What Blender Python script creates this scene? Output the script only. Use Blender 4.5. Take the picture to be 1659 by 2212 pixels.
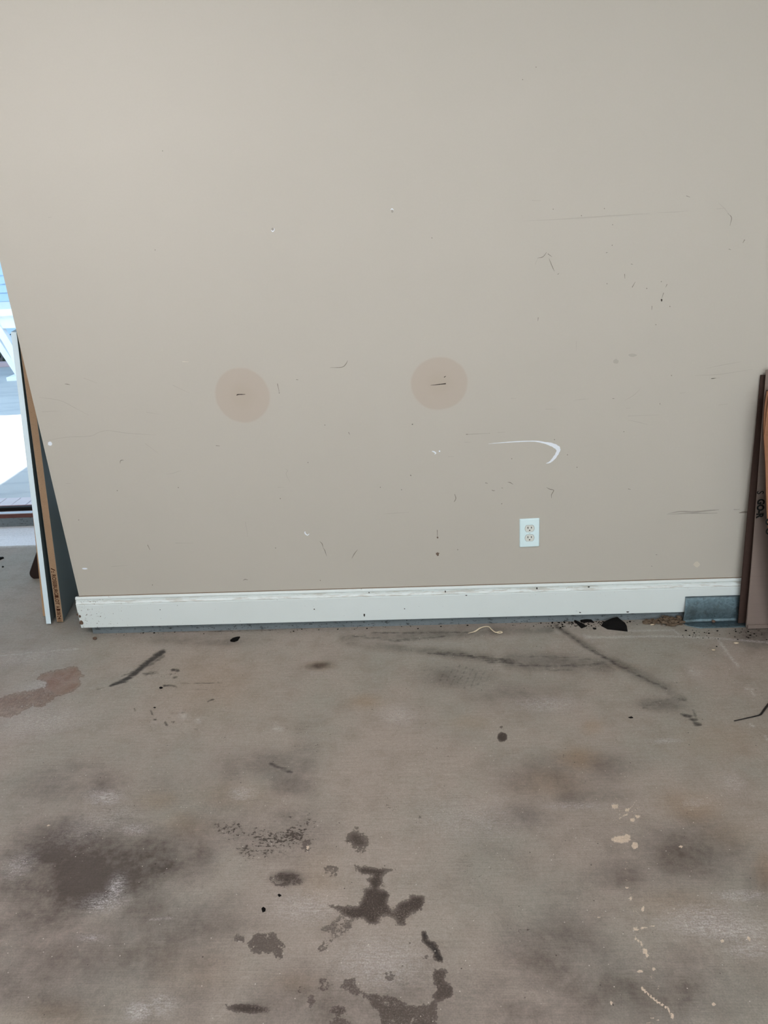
import bpy, bmesh, math, random
import numpy as np
from mathutils import Vector, Matrix, noise as mnoise

random.seed(4)
for o in list(bpy.data.objects):
    bpy.data.objects.remove(o)
SC = bpy.context.scene
COL = SC.collection

# ------------------------------------------------------------------ camera
# wall front face is the plane y = 0, the floor z = 0, metres
F, CX, CY = 1600.0, 829.5, 1106.0
AX = np.array([0.99797905, -0.03402264, -0.05366819])      # world axes seen from the camera (x right, y down, z forward)
AY = np.array([0.03668914, -0.38106355, 0.92382059])
AZ = np.array([-0.05188181, -0.92392263, -0.37904518])
RC = np.stack([AX, AY, AZ], 1)
CAM = np.array([0.0, -2.55706, 1.542])
cam = bpy.data.cameras.new('camera')
cam.sensor_fit = 'VERTICAL'
cam.sensor_height = 36.0
cam.lens = 36.0 * F / 2212.0
cam.clip_start = 0.02
cam_o = bpy.data.objects.new('camera', cam)
COL.objects.link(cam_o)
RT = RC.T
right, downv, fwd = RT[:, 0], RT[:, 1], RT[:, 2]
cam_o.matrix_world = Matrix([[right[i], -downv[i], -fwd[i], CAM[i]] for i in range(3)] + [[0, 0, 0, 1]])
SC.camera = cam_o
SC.cycles.max_bounces = 6
SC.cycles.diffuse_bounces = 3
SC.cycles.glossy_bounces = 2
SC.cycles.use_light_tree = False
SC.cycles.use_adaptive_sampling = True
SC.cycles.adaptive_threshold = 0.03

# ------------------------------------------------------------------ light
W = bpy.data.worlds.new('sky')
SC.world = W
W.use_nodes = True
wn = W.node_tree.nodes
bg = wn['Background']
bg.inputs['Color'].default_value = (0.56, 0.78, 1.0, 1)
bg.inputs['Strength'].default_value = 2.8
sun = bpy.data.lights.new('sun', 'SUN')
sun.energy = 13.0
sun.angle = math.radians(0.6)
sun.color = (1.0, 0.96, 0.88)
sun_o = bpy.data.objects.new('sun', sun)
COL.objects.link(sun_o)
sun_o.rotation_euler = (0, math.radians(20), 0)            # high, from the right hand side
door_l = bpy.data.lights.new('garage_door_daylight', 'AREA')   # daylight in the open garage door behind the camera
door_l.shape = 'RECTANGLE'
door_l.size, door_l.size_y = 4.6, 2.1
door_l.energy = 56.0
door_l.color = (1.0, 0.86, 0.62)
door_lo = bpy.data.objects.new('garage_door_daylight', door_l)
COL.objects.link(door_lo)
door_lo.location = (0.9, -6.45, 1.15)
door_lo.rotation_euler = (math.radians(90), 0, 0)
vs = SC.view_settings
vs.view_transform = 'Standard'
vs.look = 'None'
vs.exposure = 0.0
vs.gamma = 1.0
vs.use_curve_mapping = False


# ------------------------------------------------------------------ helpers: pixels of the photograph to points on real planes
def ray(x, y):
    return RT @ np.array([x - CX, y - CY, F])


def on_floor(x, y, z=0.0):
    r = ray(x, y)
    return CAM + r * ((z - CAM[2]) / r[2])


def on_wall(x, y, yy=0.0):
    r = ray(x, y)
    return CAM + r * ((yy - CAM[1]) / r[1])


def project(P):
    q = (P - CAM) @ RC.T
    return F * q[:, 0] / q[:, 2] + CX, F * q[:, 1] / q[:, 2] + CY


def lin(c):
    return tuple(((v / 255) / 12.92 if v / 255 <= 0.04045 else ((v / 255 + 0.055) / 1.055) ** 2.4) for v in c)


# ------------------------------------------------------------------ helpers: nodes
class NT:
    def __init__(self, name, rough=0.7, spec=0.3, metal=0.0):
        self.m = bpy.data.materials.new(name)
        self.m.use_nodes = True
        self.t = self.m.node_tree
        self.b = self.t.nodes['Principled BSDF']
        self.b.inputs['Roughness'].default_value = rough
        self.b.inputs['Metallic'].default_value = metal
        self.b.inputs['Specular IOR Level'].default_value = spec
        self._c = None

    def n(self, kind, **kw):
        x = self.t.nodes.new(kind)
        for k, v in kw.items():
            setattr(x, k, v)
        return x

    def put(self, sock, v):
        if hasattr(v, 'is_linked'):
            self.t.links.new(v, sock)
        elif isinstance(v, (tuple, list)):
            sock.default_value = tuple(v) + ((1,) if len(v) == 3 and len(sock.default_value) == 4 else ())
        else:
            sock.default_value = v

    def co(self):
        if self._c is None:
            self._c = self.n('ShaderNodeTexCoord').outputs['Object']
        return self._c

    def math(self, op, a, b=0.0, c=None, clamp=False):
        x = self.n('ShaderNodeMath', operation=op, use_clamp=clamp)
        self.put(x.inputs[0], a)
        self.put(x.inputs[1], b)
        if c is not None:
            self.put(x.inputs[2], c)
        return x.outputs[0]

    def scaled(self, s, off=(0, 0, 0)):
        x = self.n('ShaderNodeMapping')
        self.put(x.inputs['Vector'], self.co())
        x.inputs['Scale'].default_value = s
        x.inputs['Location'].default_value = off
        return x.outputs[0]

    def noise(self, scale, detail=4, rough=0.6, vec=None, dist=0.0):
        x = self.n('ShaderNodeTexNoise')
        self.put(x.inputs['Vector'], vec if vec is not None else self.co())
        x.inputs['Scale'].default_value = scale
        x.inputs['Detail'].default_value = detail
        x.inputs['Roughness'].default_value = rough
        x.inputs['Distortion'].default_value = dist
        return x.outputs['Fac']

    def voro(self, scale, vec=None):
        x = self.n('ShaderNodeTexVoronoi')
        self.put(x.inputs['Vector'], vec if vec is not None else self.co())
        x.inputs['Scale'].default_value = scale
        return x.outputs['Distance'], x.outputs['Color']

    def step(self, v, lo, hi, a=0.0, b=1.0):
        x = self.n('ShaderNodeMapRange', interpolation_type='SMOOTHSTEP')
        self.put(x.inputs['Value'], v)
        self.put(x.inputs['From Min'], lo)
        self.put(x.inputs['From Max'], hi)
        x.inputs['To Min'].default_value = a
        x.inputs['To Max'].default_value = b
        return x.outputs[0]

    def mix(self, f, a, b, blend='MIX'):
        x = self.n('ShaderNodeMix', data_type='RGBA', blend_type=blend)
        self.put(x.inputs[0], f)
        self.put(x.inputs[6], a)
        self.put(x.inputs[7], b)
        return x.outputs[2]

    def scale_col(self, c, v):
        x = self.n('ShaderNodeVectorMath', operation='SCALE')
        self.put(x.inputs[0], c)
        self.put(x.inputs['Scale'], v)
        return x.outputs[0]

    def color(self, c):
        self.put(self.b.inputs['Base Color'], c)

    def bump(self, h, strength=0.2, dist=0.002):
        x = self.n('ShaderNodeBump')
        x.inputs['Strength'].default_value = strength
        x.inputs['Distance'].default_value = dist
        self.put(x.inputs['Height'], h)
        self.t.links.new(x.outputs[0], self.b.inputs['Normal'])


def plain(name, rgb, var=0.08, scale=40, rough=0.7, spec=0.3, metal=0.0, bump=0.0):
    """a colour with faint procedural variation"""
    m = NT(name, rough, spec, metal)
    c = lin(rgb)
    f = m.noise(scale, 5)
    m.color(m.mix(f, tuple(v * (1 - var) for v in c), tuple(min(1, v * (1 + var)) for v in c)))
    if bump:
        m.bump(m.noise(scale * 4, 4), bump)
    return m.m


# ------------------------------------------------------------------ helpers: meshes
def link(name, me, mat=None, parent=None):
    o = bpy.data.objects.new(name, me)
    COL.objects.link(o)
    if mat is not None and me is not None:
        me.materials.clear()
        me.materials.append(mat)
    if parent is not None:
        o.parent = parent
    return o


def empty(name, loc=(0, 0, 0)):
    o = bpy.data.objects.new(name, None)
    COL.objects.link(o)
    o.location = loc
    o.empty_display_size = 0.05
    return o


def tag(o, label=None, cat=None, group=None, kind=None):
    if label:
        o['label'] = label
    if cat:
        o['category'] = cat
    if group:
        o['group'] = group
    if kind:
        o['kind'] = kind
    return o


def pydata(name, v, f, smooth=False):
    me = bpy.data.meshes.new(name)
    me.from_pydata([tuple(map(float, p)) for p in v], [], f)
    me.validate()
    me.update()
    if smooth:
        me.polygons.foreach_set('use_smooth', [True] * len(me.polygons))
    return me


def boxm(name, lo, hi, bevel=0.0):
    bm = bmesh.new()
    bmesh.ops.create_cube(bm, size=1)
    for v in bm.verts:
        for i in range(3):
            v.co[i] = lo[i] if v.co[i] < 0 else hi[i]
    if bevel:
        bmesh.ops.bevel(bm, geom=list(bm.edges), offset=bevel, segments=2, affect='EDGES', profile=0.5)
    me = bpy.data.meshes.new(name)
    bm.to_mesh(me)
    bm.free()
    return me


def prism(name, outline, axis, a, b, bevel=0.0):
    """closed outline of 2-D points extruded from a to b along an axis ('x','y','z')"""
    n = len(outline)
    def put(p, t):
        return {'x': (t, p[0], p[1]), 'y': (p[0], t, p[1]), 'z': (p[0], p[1], t)}[axis]
    v = [put(p, a) for p in outline] + [put(p, b) for p in outline]
    f = [[i, (i + 1) % n, n + (i + 1) % n, n + i] for i in range(n)] + [list(range(n))[::-1], [n + i for i in range(n)]]
    bm = bmesh.new()
    vs_ = [bm.verts.new(p) for p in v]
    for q in f:
        bm.faces.new([vs_[i] for i in q])
    bmesh.ops.recalc_face_normals(bm, faces=bm.faces)
    if bevel:
        bmesh.ops.bevel(bm, geom=list(bm.edges), offset=bevel, segments=1, affect='EDGES')
    me = bpy.data.meshes.new(name)
    bm.to_mesh(me)
    bm.free()
    return me


def tube(name, pts, rad, seg=10):
    """swept tube through points, radius a number or list"""
    P = [Vector(p) for p in pts]
    n = len(P)
    R = rad if isinstance(rad, (list, tuple)) else [rad] * n
    v, f = [], []
    up = Vector((0.3, 0.2, 1)).normalized()
    for i in range(n):
        d = (P[min(i + 1, n - 1)] - P[max(i - 1, 0)]).normalized()
        s = d.cross(up)
        if s.length < 1e-3:
            s = d.cross(Vector((1, 0, 0)))
        s.normalize()
        t = s.cross(d).normalized()
        for k in range(seg):
            a = 2 * math.pi * k / seg
            v.append(P[i] + (s * math.cos(a) + t * math.sin(a)) * R[i])
    for i in range(n - 1):
        for k in range(seg):
            k2 = (k + 1) % seg
            f.append([i * seg + k, i * seg + k2, (i + 1) * seg + k2, (i + 1) * seg + k])
    f.append(list(range(seg)))
    f.append([(n - 1) * seg + k for k in range(seg)][::-1])
    return pydata(name, v, f, True)


def smooth_path(pts, n=8):
    """Catmull-Rom"""
    P = [np.array(p, float) for p in pts]
    P = [2 * P[0] - P[1]] + P + [2 * P[-1] - P[-2]]
    out = []
    for i in range(1, len(P) - 2):
        for k in range(n):
            t = k / n
            a, b, c, d = P[i - 1], P[i], P[i + 1], P[i + 2]
            out.append(0.5 * ((2 * b) + (c - a) * t + (2 * a - 5 * b + 4 * c - d) * t * t + (3 * b - a - 3 * c + d) * t ** 3))
    out.append(P[-2])
    return out


def text_mesh(name, body, size, align='LEFT', bold=0.0):
    cu = bpy.data.curves.new(name, 'FONT')
    cu.body = body
    cu.size = size
    cu.align_x = align
    cu.fill_mode = 'FRONT'
    cu.extrude = 0.0
    cu.offset = bold
    o = bpy.data.objects.new(name, cu)
    COL.objects.link(o)
    dg = bpy.context.evaluated_depsgraph_get()
    me = bpy.data.meshes.new_from_object(o.evaluated_get(dg))
    bpy.data.objects.remove(o)
    return me


def lump(name, sx, sy, sz, seed, sub=2, rough=0.35, flat=True):
    """irregular clod resting on z = 0"""
    bm = bmesh.new()
    bmesh.ops.create_icosphere(bm, subdivisions=sub, radius=1)
    for v in bm.verts:
        q = v.co.copy()
        k = 1 + rough * mnoise.noise(q * 1.6 + Vector((seed * 3.1, seed, 0))) + 0.5 * rough * mnoise.noise(q * 4 + Vector((seed, 0, 2)))
        v.co = Vector((q.x * k * sx, q.y * k * sy, q.z * k * sz))
    z0 = min(v.co.z for v in bm.verts)
    for v in bm.verts:
        v.co.z -= z0
        if flat:
            v.co.z = max(0.0, v.co.z - 0.25 * sz)
    me = bpy.data.meshes.new(name)
    bm.to_mesh(me)
    bm.free()
    return me


# ------------------------------------------------------------------ materials of the setting
X0 = -1.384          # left end of the wall
DOOR_Y = 1.175       # plane of the wall with the side door
ROOF = 2.6


def wall_material():
    m = NT('beige_wall_paint', 0.62, 0.25)
    co = m.co()
    a, b = lin((191, 188, 178)), lin((185, 182, 172))
    c = m.mix(m.noise(1.3, 5), a, b)
    c = m.mix(m.math('MULTIPLY', m.noise(160, 3), 0.10), c, lin((150, 143, 128)))
    # two round rub marks left by something that hung here, with a paler arch inside
    for (x, y, rx, rz, inner) in ((523.4, 854.6, 0.0985, 0.100, 1), (948.5, 829.0, 0.100, 0.094, 0)):
        p = on_wall(x, y)
        sub = m.n('ShaderNodeVectorMath', operation='SUBTRACT')
        m.put(sub.inputs[0], co)
        sub.inputs[1].default_value = (p[0], 0, p[2])
        mul = m.n('ShaderNodeVectorMath', operation='MULTIPLY')
        m.put(mul.inputs[0], sub.outputs[0])
        mul.inputs[1].default_value = (1 / rx, 0, 1 / rz)
        ln = m.n('ShaderNodeVectorMath', operation='LENGTH')
        m.put(ln.inputs[0], mul.outputs[0])
        d = m.math('ADD', ln.outputs['Value'], m.math('MULTIPLY', m.math('SUBTRACT', m.noise(9, 3), 0.5), 0.10))
        c = m.mix(m.math('MULTIPLY', m.step(d, 0.93, 1.03, 1.0, 0.0), 0.8), c, lin((180, 170, 157)))
        c = m.mix(m.math('MULTIPLY', m.step(d, 0.2, 0.62, 1.0, 0.0), 0.35), c, lin((176, 166, 150)))
    m.color(c)
    m.bump(m.noise(220, 4), 0.10, 0.001)
    return m.m


M_WALL = wall_material()
M_CEIL = plain('white_ceiling_paint', (236, 228, 220), 0.02, 3)
M_SIDEWALL = plain('pale_room_paint', (214, 206, 190), 0.03, 3)

# ------------------------------------------------------------------ the room shell
def struct(name, me, mat, label=None):
    o = link(name, me, mat)
    tag(o, label, kind='structure')
    return o


wall = struct('wall_back', boxm('wall', (X0, 0.0, 0.030), (4.2, 1.30, ROOF)), M_WALL, 'beige painted garage wall with scuffs and two round marks')


def footing_material():
    m = NT('grey_footing_concrete', 0.85, 0.2)
    c = m.mix(m.noise(7, 6), lin((128, 138, 142)), lin((96, 106, 110)))
    c = m.mix(m.step(m.noise(34, 6, 0.7, m.scaled((1, 1, 2.5))), 0.55, 0.66), c, lin((58, 62, 62)))
    c = m.mix(m.step(m.noise(150, 3), 0.64, 0.70), c, lin((30, 30, 30)))
    m.color(c)
    m.bump(m.noise(90, 5), 0.5, 0.003)
    return m.m


M_FOOT = footing_material()
struct('wall_footing', boxm('footing', (-1.362, 0.001, -0.02), (4.2, 1.2, 0.0305)), M_FOOT, 'rough grey concrete footing showing below the baseboard')

# wall with the side door, the ceiling and the rest of the shell
struct('wall_door_side', boxm('w', (-4.2, DOOR_Y, 2.15), (X0 - 0.0005, DOOR_Y + 0.13, ROOF)), M_SIDEWALL)
struct('wall_left', boxm('w', (-4.3, -6.5, 0), (-4.2, DOOR_Y + 0.13, ROOF)), M_SIDEWALL)
struct('wall_right', boxm('w', (4.2, -6.5, 0), (4.3, 1.30, ROOF)), M_SIDEWALL)
struct('ceiling', boxm('w', (-4.3, -6.6, ROOF), (4.3, 1.305, ROOF + 0.1)), M_CEIL)
struct('wall_garage_door_header', boxm('w', (-4.3, -6.6, 2.2), (4.3, -6.5, ROOF)), M_SIDEWALL)
struct('wall_garage_door_left', boxm('w', (-4.3, -6.6, 0), (-1.5, -6.5, 2.2)), M_SIDEWALL)
struct('wall_garage_door_right', boxm('w', (3.3, -6.6, 0), (4.3, -6.5, 2.2)), M_SIDEWALL)

# two made-up ceiling fixtures above the picture, added to brighten the upper wall
M_FIX = plain('added_fixture_enamel', (236, 238, 238), 0.02, 8, 0.4)
M_TUBE = NT('added_light_tube')
M_TUBE.b.inputs['Emission Color'].default_value = (1.0, 0.945, 0.97, 1)
M_TUBE.b.inputs['Emission Strength'].default_value = 78.0
for lx, ly, lab in ((-1.35, -1.75, 'added unseen ceiling fixture brightening the wall, leaning boards side'), (0.95, -2.45, 'added unseen ceiling fixture brightening the wall, cartons side')):
    fill_lamp = tag(empty('added_ceiling_light', (lx, ly, ROOF)), lab, 'ceiling light', 'added fixtures')
    link('added_light_housing', boxm('added_light_housing', (-0.62, -0.10, -0.050), (0.62, 0.10, 0.0), 0.006), M_FIX, fill_lamp)
    for ex in (-0.61, 0.59):
        link('added_light_end_cap', boxm('cap', (ex, -0.09, -0.075), (ex + 0.02, 0.09, -0.050), 0.003), M_FIX, fill_lamp)
    for ty in (-0.045, 0.045):
        link('tube', tube('tube', [(-0.59, ty, -0.072), (0, ty, -0.072), (0.59, ty, -0.072)], 0.018, 12), M_TUBE.m, fill_lamp)  # glowing tubes of the added fixture

# ------------------------------------------------------------------ floor with its stains
GX0, GX1, GY0, GY1, ST = -2.45, 1.36, -1.66, DOOR_Y, 0.0045
nx, ny = int((GX1 - GX0) / ST) + 1, int((GY1 - GY0) / ST) + 1
gx, gy = np.linspace(GX0, GX1, nx), np.linspace(GY0, GY1, ny)
GXX, GYY = np.meshgrid(gx, gy)
PTS = np.stack([GXX.ravel(), GYY.ravel(), np.zeros(nx * ny)], 1)
PX, PY = project(PTS)
PX, PY = PX.reshape(ny, nx), PY.reshape(ny, nx)
CH = {k: np.zeros((ny, nx), np.float32) for k in ('oil', 'soft', 'brown', 'chalk_and_skylight', 'skid', 'pepper', 'paint', 'rust')}


def ell(ch, x, y, rx, ry, val=1.0, rot=0.0, hard=0.0):
    """soft (or, with hard > 0, flat-topped) ellipse; measured in the photograph, laid on the floor"""
    c, s = math.cos(math.radians(rot)), math.sin(math.radians(rot))
    dx, dy = PX - x, PY - y
    u, w = (dx * c + dy * s) / rx, (-dx * s + dy * c) / ry
    r = np.sqrt(u * u + w * w)
    if hard:
        v = np.minimum(np.clip(0.5 + (1 - r) * min(rx, ry) / (2 * hard), 0, 1), 0.5 + 0.5 * val) / val
    else:
        v = np.exp(-(r * (1.12 if ch in ('soft', 'pepper') else 1.3)) ** 2.4)
    CH[ch][:] = np.maximum(CH[ch], (v * val).astype(np.float32))


def poly(ch, pts, val=1.0, fall=9.0):
    """polygon with a signed-distance edge: 0.5 on the outline"""
    P = np.array(pts, float)
    x0, y0 = P.min(0) - fall
    x1, y1 = P.max(0) + fall
    m = (PX > x0) & (PX < x1) & (PY > y0) & (PY < y1)
    if not m.any():
        return
    x, y = PX[m], PY[m]
    d = np.full(x.shape, 1e9)
    ins = np.zeros(x.shape, bool)
    for i in range(len(P)):
        a, b = P[i], P[(i + 1) % len(P)]
        e = b - a
        t = np.clip(((x - a[0]) * e[0] + (y - a[1]) * e[1]) / max(e @ e, 1e-9), 0, 1)
        d = np.minimum(d, np.hypot(x - a[0] - t * e[0], y - a[1] - t * e[1]))
        if a[1] != b[1]:
            cond = ((a[1] > y) != (b[1] > y)) & (x < (b[0] - a[0]) * (y - a[1]) / (b[1] - a[1]) + a[0])
            ins ^= cond
    sd = np.where(ins, d, -d)
    v = np.minimum(np.clip(0.5 + sd / (2 * fall), 0, 1), 0.5 + 0.5 * val) if val <= 1 else np.clip(0.5 + sd / (2 * fall), 0, 1) * val
    CH[ch][m] = np.maximum(CH[ch][m], v.astype(np.float32))


def line(ch, pts, wd, val=1.0):
    """soft stroke along a polyline, widths a number or list (pixels of the photograph)"""
    P = np.array(pts, float)
    Wd = wd if isinstance(wd, (list, tuple)) else [wd] * len(P)
    big = max(Wd) * 2.5
    x0, y0 = P.min(0) - big
    x1, y1 = P.max(0) + big
    m = (PX > x0) & (PX < x1) & (PY > y0) & (PY < y1)
    if not m.any():
        return
    x, y = PX[m], PY[m]
    best = np.zeros(x.shape)
    for i in range(len(P) - 1):
        a, b = P[i], P[i + 1]
        e = b - a
        t = np.clip(((x - a[0]) * e[0] + (y - a[1]) * e[1]) / max(e @ e, 1e-9), 0, 1)
        d = np.hypot(x - a[0] - t * e[0], y - a[1] - t * e[1]) / (Wd[i] + (Wd[i + 1] - Wd[i]) * t)
        best = np.maximum(best, np.exp(-(d * 1.2) ** 2.2))
    CH[ch][m] = np.maximum(CH[ch][m], (best * val).astype(np.float32))


def crop(x0, y0, s):
    return lambda pts: [(x0 + p[0] / s, y0 + p[1] / s) for p in pts]


# sharp damp oil stains in the foreground
c6 = crop(420, 1700, 2.8603)
poly('oil', c6([(990, 490), (1060, 488), (1140, 498), (1240, 505), (1185, 530), (1160, 560), (1172, 602), (1140, 625), (1195, 640), (1217, 665),
     (1195, 695), (1195, 720), (1225, 765), (1245, 740), (1270, 710), (1330, 690), (1325, 665), (1420, 670), (1428, 720), (1400, 765), (1350, 780),
     (1310, 820), (1310, 862), (1250, 850), (1240, 815), (1180, 795), (1145, 812), (1140, 845), (1080, 850), (1040, 812), (980, 822), (920, 795),
     (895, 768), (825, 735), (850, 720), (920, 735), (1010, 735), (1030, 700), (1048, 650), (1030, 632), (1090, 620), (1080, 600), (1060, 570),
     (1100, 550), (1030, 540), (995, 505)]), .9)
poly('oil', c6([(905, 785), (925, 800), (960, 830), (972, 868), (900, 912), (850, 952), (800, 1012), (752, 1022), (770, 985), (830, 930), (832, 895), (778, 882), (840, 848)]), 0.15)
poly('oil', c6([(335, 965), (370, 905), (480, 900), (530, 940), (556, 980), (545, 1055), (505, 1062), (490, 1022), (400, 1032), (360, 1022), (320, 972), (250, 945), (255, 915), (300, 930)]), 0.35)
poly('oil', c6([(1400, 890), (1430, 888), (1442, 940), (1502, 970), (1522, 1030), (1552, 1082), (1500, 1084), (1470, 1050), (1485, 1015), (1440, 992), (1403, 950)]), 1.0, 5)
poly('skid', c6([(1408, 895), (1430, 900), (1440, 950), (1490, 970), (1520, 1040), (1548, 1078), (1505, 1076), (1478, 1030), (1420, 965)]), 0.8, 6)
poly('oil', c6([(1415, 1040), (1450, 1040), (1440, 1062), (1415, 1060)]), 0.9, 4)
poly('oil', c6([(1480, 1123), (1562, 1130), (1552, 1200), (1605, 1240), (1592, 1300), (1500, 1325), (1470, 1300), (1490, 1250), (1465, 1180)]), 0.6)
poly('oil', c6([(905, 1240), (930, 1200), (985, 1178), (1000, 1240), (1080, 1278), (1170, 1285), (1230, 1298), (1330, 1345), (1420, 1345), (1490, 1320), (1500, 1400),
     (1480, 1530), (1160, 1530), (1145, 1400), (1100, 1355), (1060, 1305), (960, 1270)]), 0.35)
for (x, y, rx, ry, v) in ((1200, 1168, 28, 32, .25), (800, 1222, 34, 44, .15), (716, 1325, 25, 30, .25), (892, 1385, 52, 34, .6), (892, 1452, 52, 30, .3),
                          (845, 520, 42, 32, .1), (560, 575, 95, 38, .15), (690, 360, 36, 32, .12)):
    (px, py), = c6([(x, y)])
    ell('oil', px, py, rx / 2.86, ry / 2.86, v, 0, 9)
ell('oil', 773, 1815, 26, 18, .80, 40, 16)
ell('pepper', 748, 1813, 24, 24, .9)
ell('pepper', 790, 1832, 40, 10, .6, 8)
ell('oil', 535, 2179, 48, 10, .78, 5, 6)
ell('soft', 540, 2178, 60, 16, .8, 5)
ell('soft', 620, 1898, 40, 18, .9)
# peppered black crumbs ground into the concrete
for (x, y, rx, ry, v, r) in ((590, 1815, 150, 66, .95, -18), (500, 1795, 60, 34, 1.0, 0), (640, 1800, 70, 50, 1.0, 0), (545, 1850, 90, 22, .7, -25), (850, 1746, 48, 12, .8, 10),
                             (910, 1764, 14, 12, .8, 0), (1028, 1880, 50, 46, .62, 0), (1118, 2010, 40, 17, .85, 0), (1000, 1880, 25, 45, .55, 0),
                             (360, 1455, 70, 18, .7, 0), (350, 1560, 70, 30, .55, 0), (680, 2140, 70, 40, .45, 0), (330, 1980, 60, 50, .4, 0), (950, 1600, 60, 30, .45, 0),
                             (1215, 1635, 40, 40, .62, 0), (480, 1500, 90, 30, .45, 0), (1470, 1385, 160, 20, .5, 0), (660, 1585, 80, 50, .5, 0)):
    ell('pepper', x, y, rx, ry, v, r)
# broad soft grime
for (x, y, rx, ry, v, r) in ((200, 1890, 210, 105, .95, -14), (110, 1830, 130, 70, .85, -20), (330, 1850, 130, 90, .80, -10), (90, 1990, 160, 60, .75, -15), (60, 2040, 150, 50, .5, 0),
                             (300, 1960, 120, 80, .6, -20), (20, 2130, 60, 60, .5, 0), (160, 2160, 200, 60, .5, 0), (1235, 2050, 170, 120, .5, 20), (1300, 2130, 260, 90, .55, 0),
                             (1180, 2180, 200, 60, .55, 0), (1330, 1890, 110, 50, .45, 0), (1480, 1850, 160, 70, .5, 15), (1460, 2110, 160, 60, .45, 0), (1130, 1770, 110, 40, .4, 0),
                             (1200, 1680, 140, 50, .5, 0), (1310, 1660, 80, 40, .5, 0), (1250, 1720, 130, 30, .45, 0), (560, 1660, 130, 50, .4, 0), (440, 2080, 120, 50, .35, 0),
                             (830, 2190, 900, 170, .36, 0), (1300, 1900, 420, 200, .22, 0), (300, 1780, 420, 160, .3, 0), (190, 1860, 260, 130, .72, -12), (230, 1900, 180, 90, .98, -15), (1240, 2070, 200, 120, .55, 10), (380, 1860, 110, 90, .6, 0), (180, 2080, 260, 90, .5, 0), (560, 1800, 170, 80, .3, 0), (1500, 1840, 150, 90, .45, 0), (300, 2010, 330, 120, .5, 0), (1400, 2120, 330, 130, .45, 0), (690, 1438, 32, 9, .95, -3), (660, 1640, 40, 70, .3, 0), (1640, 1900, 50, 80, .4, 0), (620, 1690, 80, 40, .45, 10), (430, 1850, 60, 40, .55, 0),
                             (640, 1790, 110, 60, .45, 0), (480, 2160, 260, 60, .35, 0), (1120, 1500, 130, 40, .3, 0), (170, 1700, 170, 60, .42, 0), (1640, 1370, 60, 40, .6, 0)):
    ell('soft', x, y, rx, ry, v, r)
# brown and rusty tints
for (x, y, rx, ry, v, r) in ((1250, 1640, 60, 36, .9, 0), (1280, 1570, 30, 22, .6, 0), (1190, 1690, 90, 40, .7, 0), (1497, 1745, 90, 46, .8, 15), (1652, 1880, 28, 60, .8, 0), (1570, 1800, 80, 40, .5, 0),
                             (790, 1516, 50, 22, .65, 0), (690, 1438, 34, 11, .9, 0), (340, 1730, 60, 30, .6, 0), (400, 1780, 70, 40, .5, 0), (1010, 1560, 60, 22, .45, 0),
                             (120, 2190, 120, 40, .5, 0), (640, 2120, 80, 30, .4, 0), (690, 1900, 60, 80, .35, 0), (500, 1720, 120, 40, .45, 0), (1560, 1600, 120, 50, .4, 0),
                             (460, 1480, 130, 90, .4, 0), (1340, 1440, 50, 12, .3, 0), (420, 2090, 120, 70, .3, 0), (1460, 1950, 120, 40, .4, 0)):
    ell('brown', x, y, rx, ry, v, r)
# chalky, scuffed-pale areas
for (x, y, rx, ry, v, r) in ((250, 1920, 22, 38, 1.0, 22), (225, 1950, 60, 26, .75, -10), (225, 1722, 46, 22, .8, 0), (290, 1790, 40, 16, .6, 0), (195, 2026, 36, 10, .6, 0), (300, 2185, 34, 26, .9, 0),
                             (350, 2170, 40, 30, .5, 0), (1560, 2005, 150, 30, .75, 6), (1530, 1985, 110, 40, .6, 0), (1600, 1935, 70, 16, .6, 0), (1620, 2050, 70, 26, .5, 0), (660, 1960, 90, 40, .5, 0), (820, 2080, 120, 70, .5, 0),
                             (1180, 1520, 90, 22, .5, 0), (1440, 1600, 40, 6, .7, 0), (520, 1715, 34, 20, .6, 0), (860, 1545, 50, 26, .5, 0), (1240, 1740, 80, 12, .4, 0), (1500, 1452, 22, 10, .6, 20),
                             (1585, 1690, 30, 20, .5, 20), (85, 1560, 130, 40, .45, -10), (90, 1480, 60, 18, .55, -15), (60, 1420, 120, 20, .4, -8), (600, 1575, 14, 6, .7, 0), (1500, 1735, 40, 14, .4, 0), (40, 1870, 50, 30, .5, -30),
                             (210, 1780, 120, 40, .3, -20), (1020, 1770, 140, 60, .3, 0), (395, 1545, 12, 10, .6, 40), (428, 1557, 9, 6, .6, 40)):
    ell('chalk_and_skylight', x, y, rx, ry, v, r)
poly('chalk_and_skylight', [(-60, 1122), (110, 1128), (84, 1179), (40, 1180), (-60, 1184)], 2.0, 4)  # strip by the sill: skylight from the doorway painted into the floor colour
# pale hair-line scrapes
for pts, w, v in (([(1265, 1377), (1440, 1374), (1555, 1379), (1659, 1388)], 2.6, .75), ([(1353, 1363), (1455, 1361), (1466, 1370)], 2.4, .6), ([(1553, 1385), (1578, 1419), (1594, 1438)], 4, .8),
                  ([(0, 1417), (70, 1410), (135, 1404), (168, 1402)], 3, .6), ([(1610, 1488), (1627, 1489)], 2.6, .8), ([(1623, 1494), (1630, 1502)], 3, .8), ([(1620, 1565), (1628, 1569)], 3, .8),
                  ([(1653, 1590), (1656, 1597)], 3, .8), ([(325, 1986), (370, 1983)], 2.5, .6), ([(1260, 1373), (1330, 1379)], 2, .5)):
    line('chalk_and_skylight', pts, w, v)
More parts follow.
